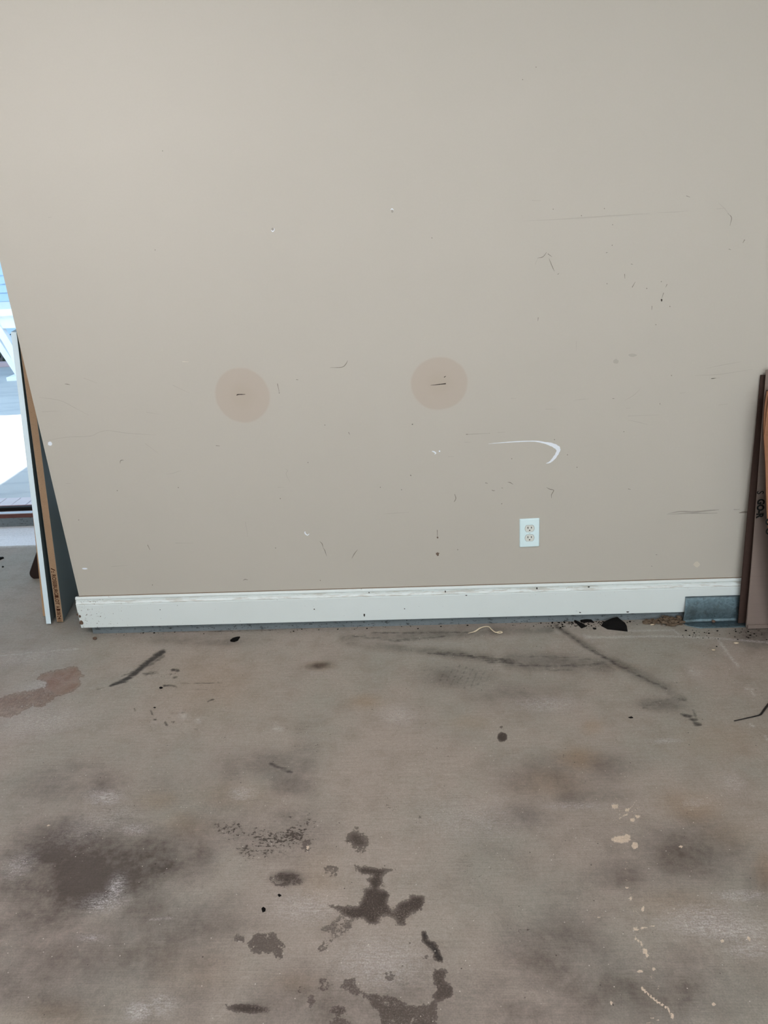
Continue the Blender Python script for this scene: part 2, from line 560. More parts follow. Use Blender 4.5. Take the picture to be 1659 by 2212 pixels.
# rubber and soot marks, and a thin dark line by the wall
c2, c3, c4 = crop(0, 1380, 2.9625), crop(550, 1380, 2.9625), crop(1100, 1380, 2.9678)
line('skid', c2([(1045, 80), (960, 140), (880, 205), (800, 265), (705, 300)]), [9, 9, 9, 7, 4], 1.0)
line('skid', c2([(1050, 110), (950, 170), (860, 210), (780, 240)]), [5, 6, 5, 3], .7)
line('skid', c2([(705, 300), (620, 325)]), 2.5, .5)
for p, w, v in (([(1105, 200), (1140, 200)], 6, .8), ([(920, 225), (1005, 215)], 6, .65), ([(1110, 250), (1130, 245)], 4, .7), ([(1050, 300), (1090, 296), (1130, 308)], 4, .8),
                ([(1130, 286), (1420, 283)], 2.2, .55), ([(965, 460), (975, 485)], 3, .9), ([(1058, 535), (1068, 550)], 4, .85), ([(858, 445), (865, 458)], 3, .8), ([(1330, 400), (1365, 388)], 3, .9),
                ([(985, 517), (998, 515)], 3, .9), ([(1240, 575), (1265, 578)], 3, .6), ([(1085, 470), (1180, 462)], 8, .4), ([(1240, 322), (1440, 325)], 6, .35)):
    line('skid', c2(p), w, v)
line('skid', c3([(1110, 92), (1240, 96), (1320, 102), (1430, 118), (1530, 140), (1659, 150)]), [3, 6, 8, 8, 11, 9], .68)
line('soft', c3([(600, 30), (800, 45), (1000, 70), (1300, 100), (1500, 130)]), [8, 12, 9, 14, 16], .4)
line('skid', c4([(0, 140), (120, 175), (340, 172), (620, 160)]), [9, 7, 6, 5], .5)
line('skid', c4([(60, 110), (400, 120), (620, 150)]), [6, 5, 4], .4)
line('skid', c4([(130, 200), (400, 200)]), 5, .4)
line('soft', c4([(0, 140), (300, 150), (640, 165)]), 24, .45)
line('skid', [(1200, 1352), (1238, 1377), (1262, 1396), (1304, 1419), (1350, 1445), (1396, 1468), (1440, 1488)], [3, 4, 5, 6, 6, 5, 4], .58)
line('soft', [(1200, 1352), (1304, 1419), (1440, 1488), (1475, 1510)], [6, 12, 14, 12], .5)
line('skid', c4([(860, 440), (950, 400), (1060, 380), (1130, 390)]), [5, 4, 4, 6], .5)
ell('soft', 1430, 1520, 60, 18, .6)
line('skid', c4([(1100, 480), (1160, 500), (1195, 545), (1230, 550)]), [5, 8, 8, 4], .8)
line('skid', c4([(1180, 460), (1200, 520)]), [6, 7], .6)
ell('skid', 1480, 1545, 6, 3.5, 1.0)
for k in range(13):
    x = 892 + k * 14.5
    line('skid', [(x + 14, 1437 + (k % 3) * 4), (x + 4, 1462), (x - 5, 1487 - (k % 4) * 4)], 3.2, .30 + .16 * (k > 3 and k < 11))
ell('soft', 985, 1462, 100, 30, .38)
line('skid', [(760, 1373), (860, 1384), (960, 1375)], [4, 6, 3], .55)
line('skid', [(800, 1367), (1010, 1366)], 3, .6)
line('soft', [(740, 1378), (900, 1372), (1190, 1360)], [10, 14, 10], .4)
for (a, b) in ((1085, 1592), ):
    ell('oil', a, b, 12, 11, .95, 0, 4)
ell('oil', 1083, 1570, 4, 3, .7, 0, 3)
line('skid', c3([(100, 800), (190, 835), (235, 855)]), [6, 7, 6], .75)
line('skid', [(210, 1367), (560, 1362), (800, 1350), (1180, 1343)], 2.6, .6)  # thin dark line along the foot of the wall
ell('soft', 440, 1385, 130, 12, .4)
# creamy paint drips running down the right side
c7 = crop(1000, 1700, 2.5175)
for (x, y, rx, ry, v) in ((860, 285, 52, 18, 1), (893, 272, 18, 14, 1), (935, 318, 17, 17, 1), (825, 105, 18, 11, .8), (922, 180, 13, 9, .9), (893, 125, 12, 9, .85), (990, 893, 12, 14, .95), (1002, 915, 8, 12, .95), (965, 1004, 13, 8, .9),
                          (1038, 992, 8, 7, .8), (911, 607, 6, 12, .9), (940, 773, 14, 7, .85), (892, 548, 8, 6, .85), (808, 1175, 7, 12, .8), (1363, 1181, 11, 9, .85), (1555, 825, 10, 12, .8), (1410, 838, 10, 8, .7),
                          (950, 160, 14, 8, .75), (978, 662, 9, 12, .75), (1140, 1245, 9, 14, .95), (1010, 1285, 9, 6, .8), (1185, 325, 9, 6, .6), (738, 712, 7, 5, .8)):
    (px, py), = c7([(x, y)])
    ell('paint', px, py, rx / 2.5175 + 0.6, ry / 2.5175 + 0.6, v, 0, 3.2)
line('paint', c7([(975, 1095), (1010, 1130), (1060, 1170), (1110, 1200), (1140, 1250)]), [4.5, 3.2, 3.6, 3.2, 4.5], .95)
line('paint', c7([(830, 40), (870, 290), (890, 500), (930, 640), (955, 780), (1010, 900), (1040, 1040), (1080, 1110)]), [18, 20, 16, 18, 24, 26, 24, 18], .34)
line('paint', c7([(815, 185), (885, 150), (945, 72)]), 1.9, .62)
line('paint', c7([(850, 175), (970, 105)]), 1.9, .58)
line('paint', c7([(1015, 1250), (1065, 1272)]), 2.6, .7)
line('paint', c7([(935, 775), (1040, 757)]), 2.4, .75)
line('paint', c7([(935, 820), (980, 860)]), 3.5, .8)
line('paint', [(102, 1783), (106, 1782)], 3.5, .8)
ell('paint', 665, 1831, 4, 4, .7, 0, 3)
line('paint', c7([(1115, 365), (1160, 430)]), 2.0, .5)
# red-brown tide mark at the left
poly('rust', c2([(232, 265), (260, 225), (350, 202), (420, 186), (492, 171), (508, 205), (536, 235), (510, 250), (517, 290), (490, 322), (430, 352), (370, 366), (330, 345), (280, 318), (300, 292), (288, 270)]), 1.0, 6)
poly('rust', c2([(330, 345), (372, 364), (330, 392), (262, 441), (210, 430), (160, 452), (120, 482), (60, 502), (-40, 490), (-40, 388), (50, 362), (120, 344), (200, 330), (285, 312)]), 0.3, 7)

# mesh: the fine stained field and four plain strips round it
FXa, FXb, FYa, FYb = -4.2, 4.2, -6.5, DOOR_Y
idx = np.arange(nx * ny).reshape(ny, nx)
q = np.stack([idx[:-1, :-1], idx[:-1, 1:], idx[1:, 1:], idx[1:, :-1]], -1).reshape(-1, 4)
ring = np.array([(FXa, FYa, 0), (FXb, FYa, 0), (FXb, FYb, 0), (FXa, FYb, 0), (GX0, GY0, 0), (GX1, GY0, 0), (GX1, GY1, 0), (GX0, GY1, 0), (FXa, GY0, 0), (FXb, GY0, 0)])
rb = nx * ny
rq = np.array([[0, 1, 9, 8], [8, 4, 7, 3], [5, 9, 2, 6]]) + rb
allv = np.concatenate([PTS, ring]).astype(np.float32)
allq = np.concatenate([q, rq]).astype(np.int32)
fme = bpy.data.meshes.new('floor')
fme.vertices.add(len(allv))
fme.vertices.foreach_set('co', allv.ravel())
fme.loops.add(allq.size)
fme.loops.foreach_set('vertex_index', allq.ravel())
fme.polygons.add(len(allq))
fme.polygons.foreach_set('loop_start', np.arange(0, allq.size, 4, dtype=np.int32))
fme.update(calc_edges=True)
for an, keys in (('stain_a', ('oil', 'soft', 'brown', 'chalk_and_skylight')), ('stain_b', ('skid', 'pepper', 'paint', 'rust'))):
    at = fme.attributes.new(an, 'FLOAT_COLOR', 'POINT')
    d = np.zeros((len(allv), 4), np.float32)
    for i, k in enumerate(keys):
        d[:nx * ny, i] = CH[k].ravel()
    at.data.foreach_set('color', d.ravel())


def floor_material():
    m = NT('stained_concrete', 0.72, 0.28)
    def chans(nm):
        a = m.n('ShaderNodeAttribute', attribute_name=nm)
        s = m.n('ShaderNodeSeparateColor')
        m.t.links.new(a.outputs['Color'], s.inputs[0])
        return s.outputs[0], s.outputs[1], s.outputs[2], a.outputs['Alpha']
    oil, soft, brown, chalk_and_skylight = chans('stain_a')
    skid, pepper, paint, rust = chans('stain_b')
    big = m.noise(1.7, 4, 0.62)
    mid = m.noise(11, 5, 0.65)
    edge = m.noise(46, 5, 0.65)
    fine = m.noise(260, 3, 0.7)
    broom = m.noise(1.0, 3, 0.6, m.scaled((9, 330, 1)))
    streak = m.noise(1.0, 4, 0.65, m.scaled((14, 90, 1)))
    c = m.mix(m.step(big, 0.36, 0.66), lin((157, 148, 139)), lin((147, 144, 135)))
    c = m.mix(m.math('MULTIPLY', m.step(mid, 0.42, 0.72), 0.45), c, lin((130, 122, 112)))
    c = m.mix(m.math('MULTIPLY', brown, m.math('ADD', 0.30, m.math('MULTIPLY', mid, 0.5))), c, lin((142, 121, 94)))
    # grime: darker, deepest where the pores are
    cl = m.math('MULTIPLY', m.math('SUBTRACT', m.noise(5.5, 5, 0.62, None, 0.6), 0.5), m.step(soft, 0.0, 0.45, 0.0, 1.25))
    soft2 = m.math('MAXIMUM', m.math('ADD', soft, cl), 0.0)
    s = m.math('MULTIPLY', soft2, m.math('ADD', 0.78, m.math('ADD', m.math('MULTIPLY', mid, 0.60), m.math('MULTIPLY', m.math('SUBTRACT', edge, 0.5), 1.1))), clamp=True)
    c = m.mix(m.math('MULTIPLY', s, 0.84), c, lin((54, 45, 40)))
    cn = m.math('ADD', m.math('MULTIPLY', m.noise(1.0, 4, 0.7, m.scaled((60, 190, 1))), 0.6), m.math('MULTIPLY', fine, 0.4))
    ch = m.math('MULTIPLY', chalk_and_skylight, m.math('ADD', 0.12, m.step(cn, 0.40, 0.66)), clamp=True)
    c = m.mix(m.math('MULTIPLY', ch, 0.72), c, lin((206, 203, 203)))
    c = m.mix(m.step(chalk_and_skylight, 1.1, 1.7), c, lin((232, 233, 238)))  # near-white tone painting the doorway skylight onto the floor strip
    # red-brown tide mark
    e = m.math('ADD', m.math('MULTIPLY', m.math('SUBTRACT', edge, 0.5), 1.25), m.math('MULTIPLY', m.math('SUBTRACT', m.noise(150, 4, 0.7), 0.5), 0.9))
    r = m.step(m.math('ADD', rust, e), 0.44, 0.56)
    c = m.mix(m.math('MULTIPLY', r, m.math('MULTIPLY', m.step(rust, 0.45, 1.0, 0.35, 0.72), m.step(mid, 0.3, 0.65, 0.6, 1.1))), c, lin((116, 86, 70)))
    rim = m.math('MULTIPLY', r, m.step(m.math('ADD', rust, e), 0.55, 0.75, 1.0, 0.0))
    c = m.mix(m.math('MULTIPLY', rim, 0.45), c, lin((82, 56, 46)))
    # damp oil
    o = m.step(m.math('ADD', oil, e), 0.46, 0.55)
    oc = m.mix(m.step(m.math('ADD', m.math('MULTIPLY', fine, 0.6), m.math('MULTIPLY', mid, 0.4)), 0.48, 0.72), lin((58, 49, 44)), lin((120, 112, 105)))
    c = m.mix(m.math('MULTIPLY', o, m.step(oil, 0.5, 1.0, 0.66, 0.97)), c, oc)
    # rubber smears, broken up along the broom lines
    k = m.step(m.math('ADD', skid, m.math('MULTIPLY', m.math('SUBTRACT', m.math('ADD', m.math('MULTIPLY', streak, 0.55), m.math('MULTIPLY', edge, 0.45)), 0.5), 2.2)), 0.22, 1.05)
    c = m.mix(m.math('MULTIPLY', k, 0.92), c, lin((34, 32, 31)))
    # crumbs
    pn = m.math('ADD', m.math('MULTIPLY', m.noise(1.0, 5, 0.72, m.scaled((85, 130, 1))), 0.70), m.math('MULTIPLY', m.noise(22, 3, 0.6), 0.30))
    pk = m.step(m.math('ADD', pn, m.math('MULTIPLY', pepper, 0.172)), 0.675, 0.715)
    c = m.mix(m.math('MULTIPLY', pk, 0.85), c, lin((52, 44, 38)))
    # stray grit everywhere: a few dark and pale specks
    vd2, vc2 = m.voro(62)
    sp2 = m.n('ShaderNodeSeparateColor')
    m.put(sp2.inputs[0], vc2)
    c = m.mix(m.math('MULTIPLY', m.math('MULTIPLY', m.step(vd2, 0.07, 0.14, 1.0, 0.0), m.step(sp2.outputs[0], 0.93, 0.95)), 0.8), c, lin((44, 38, 34)))
    vd3, vc3 = m.voro(120)
    sp3 = m.n('ShaderNodeSeparateColor')
    m.put(sp3.inputs[0], vc3)
    c = m.mix(m.math('MULTIPLY', m.math('MULTIPLY', m.step(vd3, 0.10, 0.20, 1.0, 0.0), m.step(m.math('ADD', sp3.outputs[0], m.math('MULTIPLY', m.math('ADD', chalk_and_skylight, soft), 0.045)), 0.965, 0.985)), 0.75), c, lin((214, 206, 196)))
    # paint drips
    p = m.step(m.math('ADD', paint, m.math('MULTIPLY', m.math('SUBTRACT', m.noise(150, 4, 0.75), 0.5), 1.5)), 0.46, 0.62)
    c = m.mix(m.math('MULTIPLY', p, 0.85), c, lin((208, 192, 172)))
    # trail of paint flecks round the drips
    c = m.scale_col(c, m.math('ADD', 0.12, m.math('ADD', m.math('MULTIPLY', fine, 0.75), m.math('ADD', m.math('MULTIPLY', m.noise(95, 4, 0.7), 0.50), m.math('MULTIPLY', broom, 0.45)))))
    m.color(c)
    m.put(m.b.inputs['Roughness'], m.step(o, 0.0, 1.0, 0.74, 0.50))
    m.bump(m.math('ADD', m.math('MULTIPLY', broom, 0.6), fine), 0.22, 0.0015)
    return m.m


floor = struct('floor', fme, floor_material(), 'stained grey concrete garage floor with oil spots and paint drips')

# ------------------------------------------------------------------ baseboard
def trim_material():
    m = NT('old_white_trim_paint', 0.5, 0.35)
    c = m.mix(m.noise(5, 5), lin((226, 236, 236)), lin((218, 229, 228)))
    sep = m.n('ShaderNodeSeparateXYZ')
    m.put(sep.inputs[0], m.co())
    # dust lying in the moulding and specks of dirt, more of them at the left end
    dust = m.math('MULTIPLY', m.step(m.noise(1, 5, 0.65, m.scaled((14, 60, 120))), 0.46, 0.62), m.math('MULTIPLY', m.step(sep.outputs[2], 0.140, 0.146), m.step(sep.outputs[2], 0.160, 0.166, 1.0, 0.0)))
    c = m.mix(m.math('MULTIPLY', dust, 0.42), c, lin((158, 146, 126)))
    left = m.step(sep.outputs[0], -1.40, -1.05, 1.0, 0.0)
    thr = m.math('SUBTRACT', 0.71, m.math('MULTIPLY', left, 0.085))
    sp = m.step(m.noise(120, 4, 0.6), thr, m.math('ADD', thr, 0.02))
    c = m.mix(m.math('MULTIPLY', sp, 0.75), c, lin((84, 72, 60)))
    m.color(c)
    m.bump(m.noise(60, 4), 0.08, 0.001)
    return m.m


M_TRIM = trim_material()
zb, zt = 0.038, 0.1735
prof = [(0.0, zb), (-0.0145, zb), (-0.015, zb + 0.001), (-0.015, 0.140), (-0.0135, 0.1412), (-0.0135, 0.1425), (-0.0150, 0.1438), (-0.0148, 0.1465),
        (-0.0125, 0.1490), (-0.0098, 0.1520), (-0.0088, 0.1560), (-0.0092, 0.1590), (-0.0075, 0.1602), (-0.0090, 0.1625), (-0.0098, 0.1660), (-0.0085, 0.1700), (-0.0050, zt), (0.0, zt)]
bb = struct('baseboard_back', prism('baseboard', prof, 'x', -1.3975, 4.2), M_TRIM, 'dirty white moulded baseboard along the beige wall')
# grimy open joint along its top
gap = link('caulk_joint', boxm('caulk', (X0, -0.0016, zt - 0.002), (4.2, 0.0005, zt + 0.0022)), plain('brown_caulk_dirt', (120, 100, 80), 0.3, 60), bb)
for k, (px, py, w, h) in enumerate(((1160, 1271, 3, 5), (1272, 1268, 4, 3), (962, 1278, 2, 5), (874, 1315, 3, 2), (797, 1280, 2, 3), (787, 1329, 4, 6), (1356, 1322, 7, 3), (1253, 1323, 5, 2), (346, 1317, 2, 2), (679, 1316, 3, 2), (1007, 1286, 4, 2))):
    p = on_wall(px, py, -0.0152)
    r = random.random
    pts = [(p[0] + (math.cos(a) * w * (0.7 + 0.6 * r())) / 1150, p[2] + (math.sin(a) * h * (0.7 + 0.6 * r())) / 1050) for a in np.linspace(0, 6.28, 9)[:-1]]
    link('dirt_fleck', prism('fleck', pts, 'y', -0.0156, -0.0149), plain('black_dirt', (40, 34, 30), 0.2) if k == 0 else bpy.data.materials['black_dirt'], bb)

# brown clods of dirt on the left end of the trim
M_CLOD = plain('brown_dirt_clod', (104, 86, 74), 0.35, 120, 0.9, 0.1, bump=0.6)
for (px, py, s) in ((176, 1343, 0.011), (173, 1330, 0.006), (168, 1327, 0.005)):
    p = on_wall(px, py, -0.014)
    o = link('dirt_clod', lump('clod', s * 0.7, 0.004, s, px), M_CLOD, bb)
    o.location = (p[0], -0.0165, p[2] - s)

# ------------------------------------------------------------------ scuffs and scratches on the wall (flat marks of paint and rubber)
M_SCR = plain('dark_scratch', (132, 126, 116), 0.25, 200)
M_SCRK = plain('black_scratch', (56, 48, 42), 0.25, 200)
M_FAINT = plain('faint_scratch', (175, 171, 161), 0.05, 200)
M_GREY = plain('grey_rub', (158, 154, 146), 0.10, 60)
M_CHIP = plain('bare_white_chip', (232, 240, 248), 0.02, 90)
M_BROWN = plain('brown_spot', (104, 90, 78), 0.3, 200)
mark_y = [0.0004]


def ribbon(pts, wd, mat, name='scratch', smooth=True):
    """thin paint mark on the wall: centre line and widths as pixels of the photograph"""
    n0 = len(pts)
    Wd = wd if isinstance(wd, (list, tuple)) else ([wd * 0.35] + [wd] * (n0 - 2) + [wd * 0.35] if n0 > 2 else [wd, wd * 0.4])
    q = [np.array([a[0], a[1], w]) for a, w in zip(pts, Wd)]
    q = smooth_path(q, 6) if smooth and n0 > 1 else q
    L, Rr = [], []
    yy = -mark_y[0]
    mark_y[0] = 0.0004 + (mark_y[0] - 0.0004 + 0.00002) % 0.0004
    for i in range(len(q)):
        d = q[min(i + 1, len(q) - 1)][:2] - q[max(i - 1, 0)][:2]
        d = d / max(np.hypot(*d), 1e-6)
        nrm = np.array([-d[1], d[0]])
        jit = 1 + 0.25 * (random.random() - 0.5)
        w = max(q[i][2], 0.25) * 0.5 * jit
        L.append(on_wall(*(q[i][:2] + nrm * w), yy))
        Rr.append(on_wall(*(q[i][:2] - nrm * w), yy))
    v = L + Rr
    n = len(q)
    return link(name, pydata(name, v, [[i, i + 1, n + i + 1, n + i] for i in range(n - 1)]), mat, wall)


def blob(x, y, rx, ry, mat, name='spot', jag=0.3):
    yy = -0.0009
    pts = []
    k = 14
    for i in range(k):
        a = 2 * math.pi * i / k
        j = 1 + jag * (random.random() - 0.5)
        pts.append(on_wall(x + math.cos(a) * rx * j, y + math.sin(a) * ry * j, yy))
    return link(name, pydata(name, pts, [list(range(k))]), mat, wall)


w1, w2, w3, w4 = crop(880, 900, 4.3658), crop(1100, 400, 2.9678), crop(1100, 700, 2.9678), crop(60, 760, 4.1475)
w5, w6, w7, w8 = crop(600, 1000, 3.318), crop(150, 1040, 3.318), crop(1280, 1040, 4.3773), crop(420, 740, 2.5922)
ribbon(w1([(765, 256), (950, 241), (1180, 231), (1290, 246), (1370, 268), (1420, 300), (1418, 335), (1388, 385), (1345, 428), (1308, 441)]),
       [0.4, 1.7, 2.2, 4.2, 8.0, 9.8, 7.0, 6.0, 3.4, 0.6], M_CHIP, 'paint_scrape')
ribbon(w1([(232, 326), (252, 332), (268, 345), (256, 354)]), [1.5, 2.6, 2.2, 1], M_CHIP, 'paint_chip')
blob(*w1([(303, 326)])[0], 1.8, 1.6, M_CHIP, 'paint_chip')
for (x, y, rx, ry) in ((108, 958.5, 4.6, 4.8), (183, 1228.5, 6, 1.7)):
    blob(x, y, rx, ry, M_CHIP, 'paint_chip', 0.25)
ribbon([(659, 1148), (659, 1152), (664, 1156), (668, 1153)], [1.5, 2.4, 1.8, 1.2], M_CHIP, 'paint_chip')
ribbon([(586, 497), (589, 500), (592, 497), (592, 493)], [1, 1.8, 1.4, 1], M_CHIP, 'nail_hole_rim')
blob(589, 495, 3.0, 3.0, M_GREY, 'nail_hole', 0.1)
ribbon([(844, 453), (847, 451), (850, 454)], [1.2, 2, 1.2], M_CHIP, 'nail_hole_rim')
blob(847.5, 456.5, 2.4, 3.0, M_GREY, 'nail_hole', 0.2)
blob(*w7([(985, 785)])[0], 7, 6, plain('pale_rub', (203, 197, 182), 0.02), 'rub_mark', 0.35)
ribbon([(394, 781), (408, 781.5)], 1.6, plain('pale_line', (206, 202, 188), 0.02), 'rub_mark')
for cr, lst in ((w1, [((570, 165), (770, 157)), ((850, 150), (930, 147)), ((540, 242), (605, 240)), ((385, 377), (440, 376))]),
                (w2, [((90, 230), (300, 220), (600, 200), (900, 181)), ((950, 177), (1050, 173), (1150, 164)), ((1330, 152), (1390, 148)), ((145, 98), (205, 99)), ((1340, 112), (1380, 150), (1415, 195)), ((165, 510), (185, 465))]),
                (w3, [((1260, 285), (1380, 260), (1490, 242)), ((1190, 330), (1350, 322), (1560, 290)), ((740, 490), (800, 455), (840, 415)), ((415, 490), (460, 483), (510, 480)), ((760, 615), (830, 630), (890, 645)),
                      ((1340, 520), (1400, 512)), ((1095, 443), (1130, 440)), ((10, 477), (45, 477)), ((430, 110), (430, 180)), ((750, 540), (778, 539)), ((760, 590), (960, 582)), ((230, 545), (300, 545)), ((1300, 350), (1350, 345))]),
                (w4, [((100, 408), (200, 420), (300, 440), (400, 490), (545, 570)), ((140, 800), (350, 765), (560, 755), (640, 720), (730, 707), (900, 730), (1150, 745)), ((1240, 1100), (1310, 1085), (1380, 1060)),
                      ((1060, 540), (1180, 560)), ((125, 538), (290, 530)), ((340, 1180), (385, 1180)), ((500, 235), (620, 280)), ((1300, 300), (1450, 370)), ((1050, 820), (1170, 910))]),
                (w5, [((50, 40), (70, 55), (60, 80), (90, 145)), ((760, 365), (850, 360), (940, 353)), ((0, 175), (45, 175))]),
                (w6, [((300, 610), (420, 600)), ((1260, 290), (1280, 400)), ((760, 442), (890, 442))])):
    for p in lst:
        ribbon(cr(p), 1.3, M_FAINT)
ribbon([(104, 470), (112, 469)], 1.6, M_FAINT)
for cr, lst in ((w1, [((735, 625), (760, 630)), ((795, 690), (808, 698), (828, 698)), ((888, 672), (902, 673)), ((945, 617), (970, 622), (998, 640)), ((445, 735), (458, 770), (440, 802)), ((1312, 668), (1345, 685), (1380, 695), (1360, 735), (1360, 770))]),
                (w2, [((1400, 180), (1425, 208), (1415, 260)), ((180, 467), (215, 460), (240, 430)), ((248, 440), (275, 460)), ((255, 470), (275, 520), (290, 552)), ((310, 572), (320, 565)), ((788, 655), (808, 620)), ((740, 570), (742, 600)),
                      ((1012, 635), (1003, 655)), ((990, 690), (978, 725)), ((915, 775), (914, 800)), ((1408, 410), (1422, 415)), ((1508, 352), (1497, 372)), ((186, 848), (183, 872)), ((620, 433), (632, 432)), ((780, 505), (794, 508)), ((1135, 68), (1160, 78))]),
                (w3, [((662, 478), (676, 479)), ((1295, 350), (1325, 346)), ((966, 507), (967, 518))]),
                (w4, [((330, 288), (352, 290), (380, 296)), ((827, 1002), (830, 978), (845, 970), (860, 972))]),
                (w5, [((300, 562), (318, 580), (325, 607)), ((325, 607), (338, 630), (350, 668)), ((572, 622), (550, 650), (530, 685)), ((1143, 480), (1145, 540)), ((1268, 222), (1276, 255), (1265, 280))]),
                (w6, [((560, 455), (578, 492)), ((1245, 710), (1258, 702), (1280, 706))]),
                (w7, [((335, 70), (362, 77)), ((598, 692), (612, 695)), ((555, 800), (566, 803))]),
                (w8, [((760, 140), (825, 138), (848, 120), (858, 100)), ((120, 577), (143, 579)), ((863, 502), (870, 516)), ((1520, 514), (1655, 508)), ((465, 230), (475, 280)), ((570, 207), (582, 210))])):
    for p in lst:
        ribbon(cr(p), 1.5, M_SCR)
ribbon(w8([(236, 296), (245, 291), (285, 290)]), [1.2, 2.2, 0.8], M_SCRK)
ribbon(w8([(1322, 239), (1365, 235), (1408, 230)]), [0.6, 1.6, 2.4], M_SCRK)
ribbon(w8([(1398, 194), (1408, 188)]), 2.0, M_SCRK)
blob(*w2([(977, 737)])[0], 1.6, 3.0, M_SCRK)
blob(*w5([(1145, 652)])[0], 4.2, 3.8, M_BROWN, jag=0.8)
blob(*w5([(1146, 535)])[0], 1.8, 2.0, M_BROWN, jag=0.5)
for cr, lst in ((w1, [(1510, 360), (1600, 478), (985, 397), (30, 553), (48, 72), (1387, 217), (890, 822)]), (w2, [(663, 253), (282, 154), (660, 385), (627, 632), (975, 618), (1030, 778), (882, 662), (610, 150), (1508, 352), (463, 196)]),
                (w3, [(735, 690), (940, 4), (1040, 330)]), (w5, [(887, 192), (954, 90), (305, 842), (18, 256), (1290, 622), (735, 175)]), (w6, [(67, 276), (343, 66), (1512, 123), (1477, 477), (595, 742), (780, 44)]),
                (w8, [(475, 282), (730, 462), (636, 672), (1220, 458)]), (crop(0, 0, 1), [(351, 326), (1129, 172), (1158, 145), (335, 540), (933, 514)])):
    for p in lst:
        blob(*cr([p])[0], 1.1, 1.1, M_SCR)
# grey rubs at the right
ribbon(w7([(715, 305), (820, 285), (960, 288), (1100, 275), (1195, 268)]), [0.6, 2.2, 3.2, 2.6, 1], M_GREY, 'rub_mark')
ribbon(w7([(700, 312), (900, 303), (1180, 300)]), [0.5, 1.6, 1.2], M_GREY, 'rub_mark')
ribbon(w7([(1335, 266), (1392, 265)]), 2.0, M_GREY, 'rub_mark')
ribbon(w7([(1385, 297), (1420, 291), (1470, 289)]), [1.2, 3, 3], M_SCR, 'rub_mark')
M_RUB = plain('soft_rub', (172, 168, 158), 0.04, 60)
blob(*w3([(684, 240)])[0], 6, 5, M_RUB, 'rub_mark')
blob(*w3([(790, 200)])[0], 9, 3.5, M_RUB, 'rub_mark')

# ------------------------------------------------------------------ duplex outlet
po = on_wall(1143.5, 1150.3)
ol = tag(empty('wall_outlet', (po[0], 0, po[2])), 'white duplex power outlet with plain cover plate on beige wall', 'outlet')
M_PLATE = plain('white_plate_plastic', (226, 250, 255), 0.015, 20, 0.35, 0.5)
M_RECEP = plain('ivory_receptacle_plastic', (220, 226, 220), 0.02, 40, 0.4, 0.5)
M_HOLE = plain('black_slot', (16, 14, 12), 0.1, 40, 0.9)
rz = math.radians(-1.0)
bm = bmesh.new()
bmesh.ops.create_cube(bm, size=1)
for v in bm.verts:
    f = 0.0375 if v.co.y > 0 else 0.0345
    g = 0.0585 if v.co.y > 0 else 0.0555
    v.co = Vector((f if v.co.x > 0 else -f, 0.0 if v.co.y > 0 else -0.0062, g if v.co.z > 0 else -g))
bmesh.ops.bevel(bm, geom=[e for e in bm.edges], offset=0.0012, segments=2, affect='EDGES')
me = bpy.data.meshes.new('plate')
bm.to_mesh(me)
bm.free()
link('cover_plate', me, M_PLATE, ol)
for sgn in (1, -1):
    out = []
    for i in range(40):
        a = 2 * math.pi * i / 40
        out.append((0.0170 * math.cos(a), max(-0.0133, min(0.0133, 0.0170 * math.sin(a)))))
    zc = sgn * 0.0194
    rim = link('receptacle', prism('receptacle', out, 'y', -0.0072, -0.0058), M_RECEP, ol)
    rim.location = (0.0, 0, zc)
    rr = link('shadow_gap', prism('gap', [(x * 1.05, z * 1.06) for x, z in out], 'y', -0.00655, -0.0060), plain('grey_gap', (120, 126, 126), 0.05) if sgn == 1 else bpy.data.materials['grey_gap'], ol)
    rr.location = (0.0, 0, zc)
    for (x, h) in ((-0.0064, 0.0078), (0.0064, 0.0066)):
        link('slot', boxm('slot', (x - 0.0013, -0.0075, 0.0035 - h / 2), (x + 0.0013, -0.0070, 0.0035 + h / 2)), M_HOLE, rim)
    gh = [(0.0026 * math.cos(a), -0.0078 + (0.0026 * math.sin(a) if math.sin(a) > 0 else 0.0016 * math.sin(a))) for a in np.linspace(0, 2 * math.pi, 17)[:-1]]
    link('ground_hole', prism('hole', gh, 'y', -0.0075, -0.0070), M_HOLE, rim)
scw = link('screw', prism('screw', [(0.0031 * math.cos(a), 0.0031 * math.sin(a)) for a in np.linspace(0, 2 * math.pi, 17)[:-1]], 'y', -0.0074, -0.006), M_PLATE, ol)
sl = link('screw_slot', boxm('slot', (-0.0026, -0.00765, -0.0004), (0.0026, -0.0073, 0.0004)), plain('grey_slot', (110, 112, 110), 0.05), scw)
sl.rotation_euler = (0, math.radians(-25), 0)
ol.rotation_euler = (0, rz, 0)


# ------------------------------------------------------------------ boards leaning on the end of the wall
def particle_material(name, a, b, k):
    m = NT(name, 0.85, 0.15)
    c = m.mix(m.noise(260, 4, 0.7), lin(a), lin(b))
    c = m.mix(m.math('MULTIPLY', m.step(m.noise(330, 3, 0.6), 0.58, 0.66), 0.7), c, lin(k))
    c = m.mix(m.math('MULTIPLY', m.step(m.noise(410, 2), 0.66, 0.72), 0.6), c, lin((210, 180, 140)))
    m.color(c)
    m.bump(m.noise(300, 4), 0.4, 0.001)
    return m.m


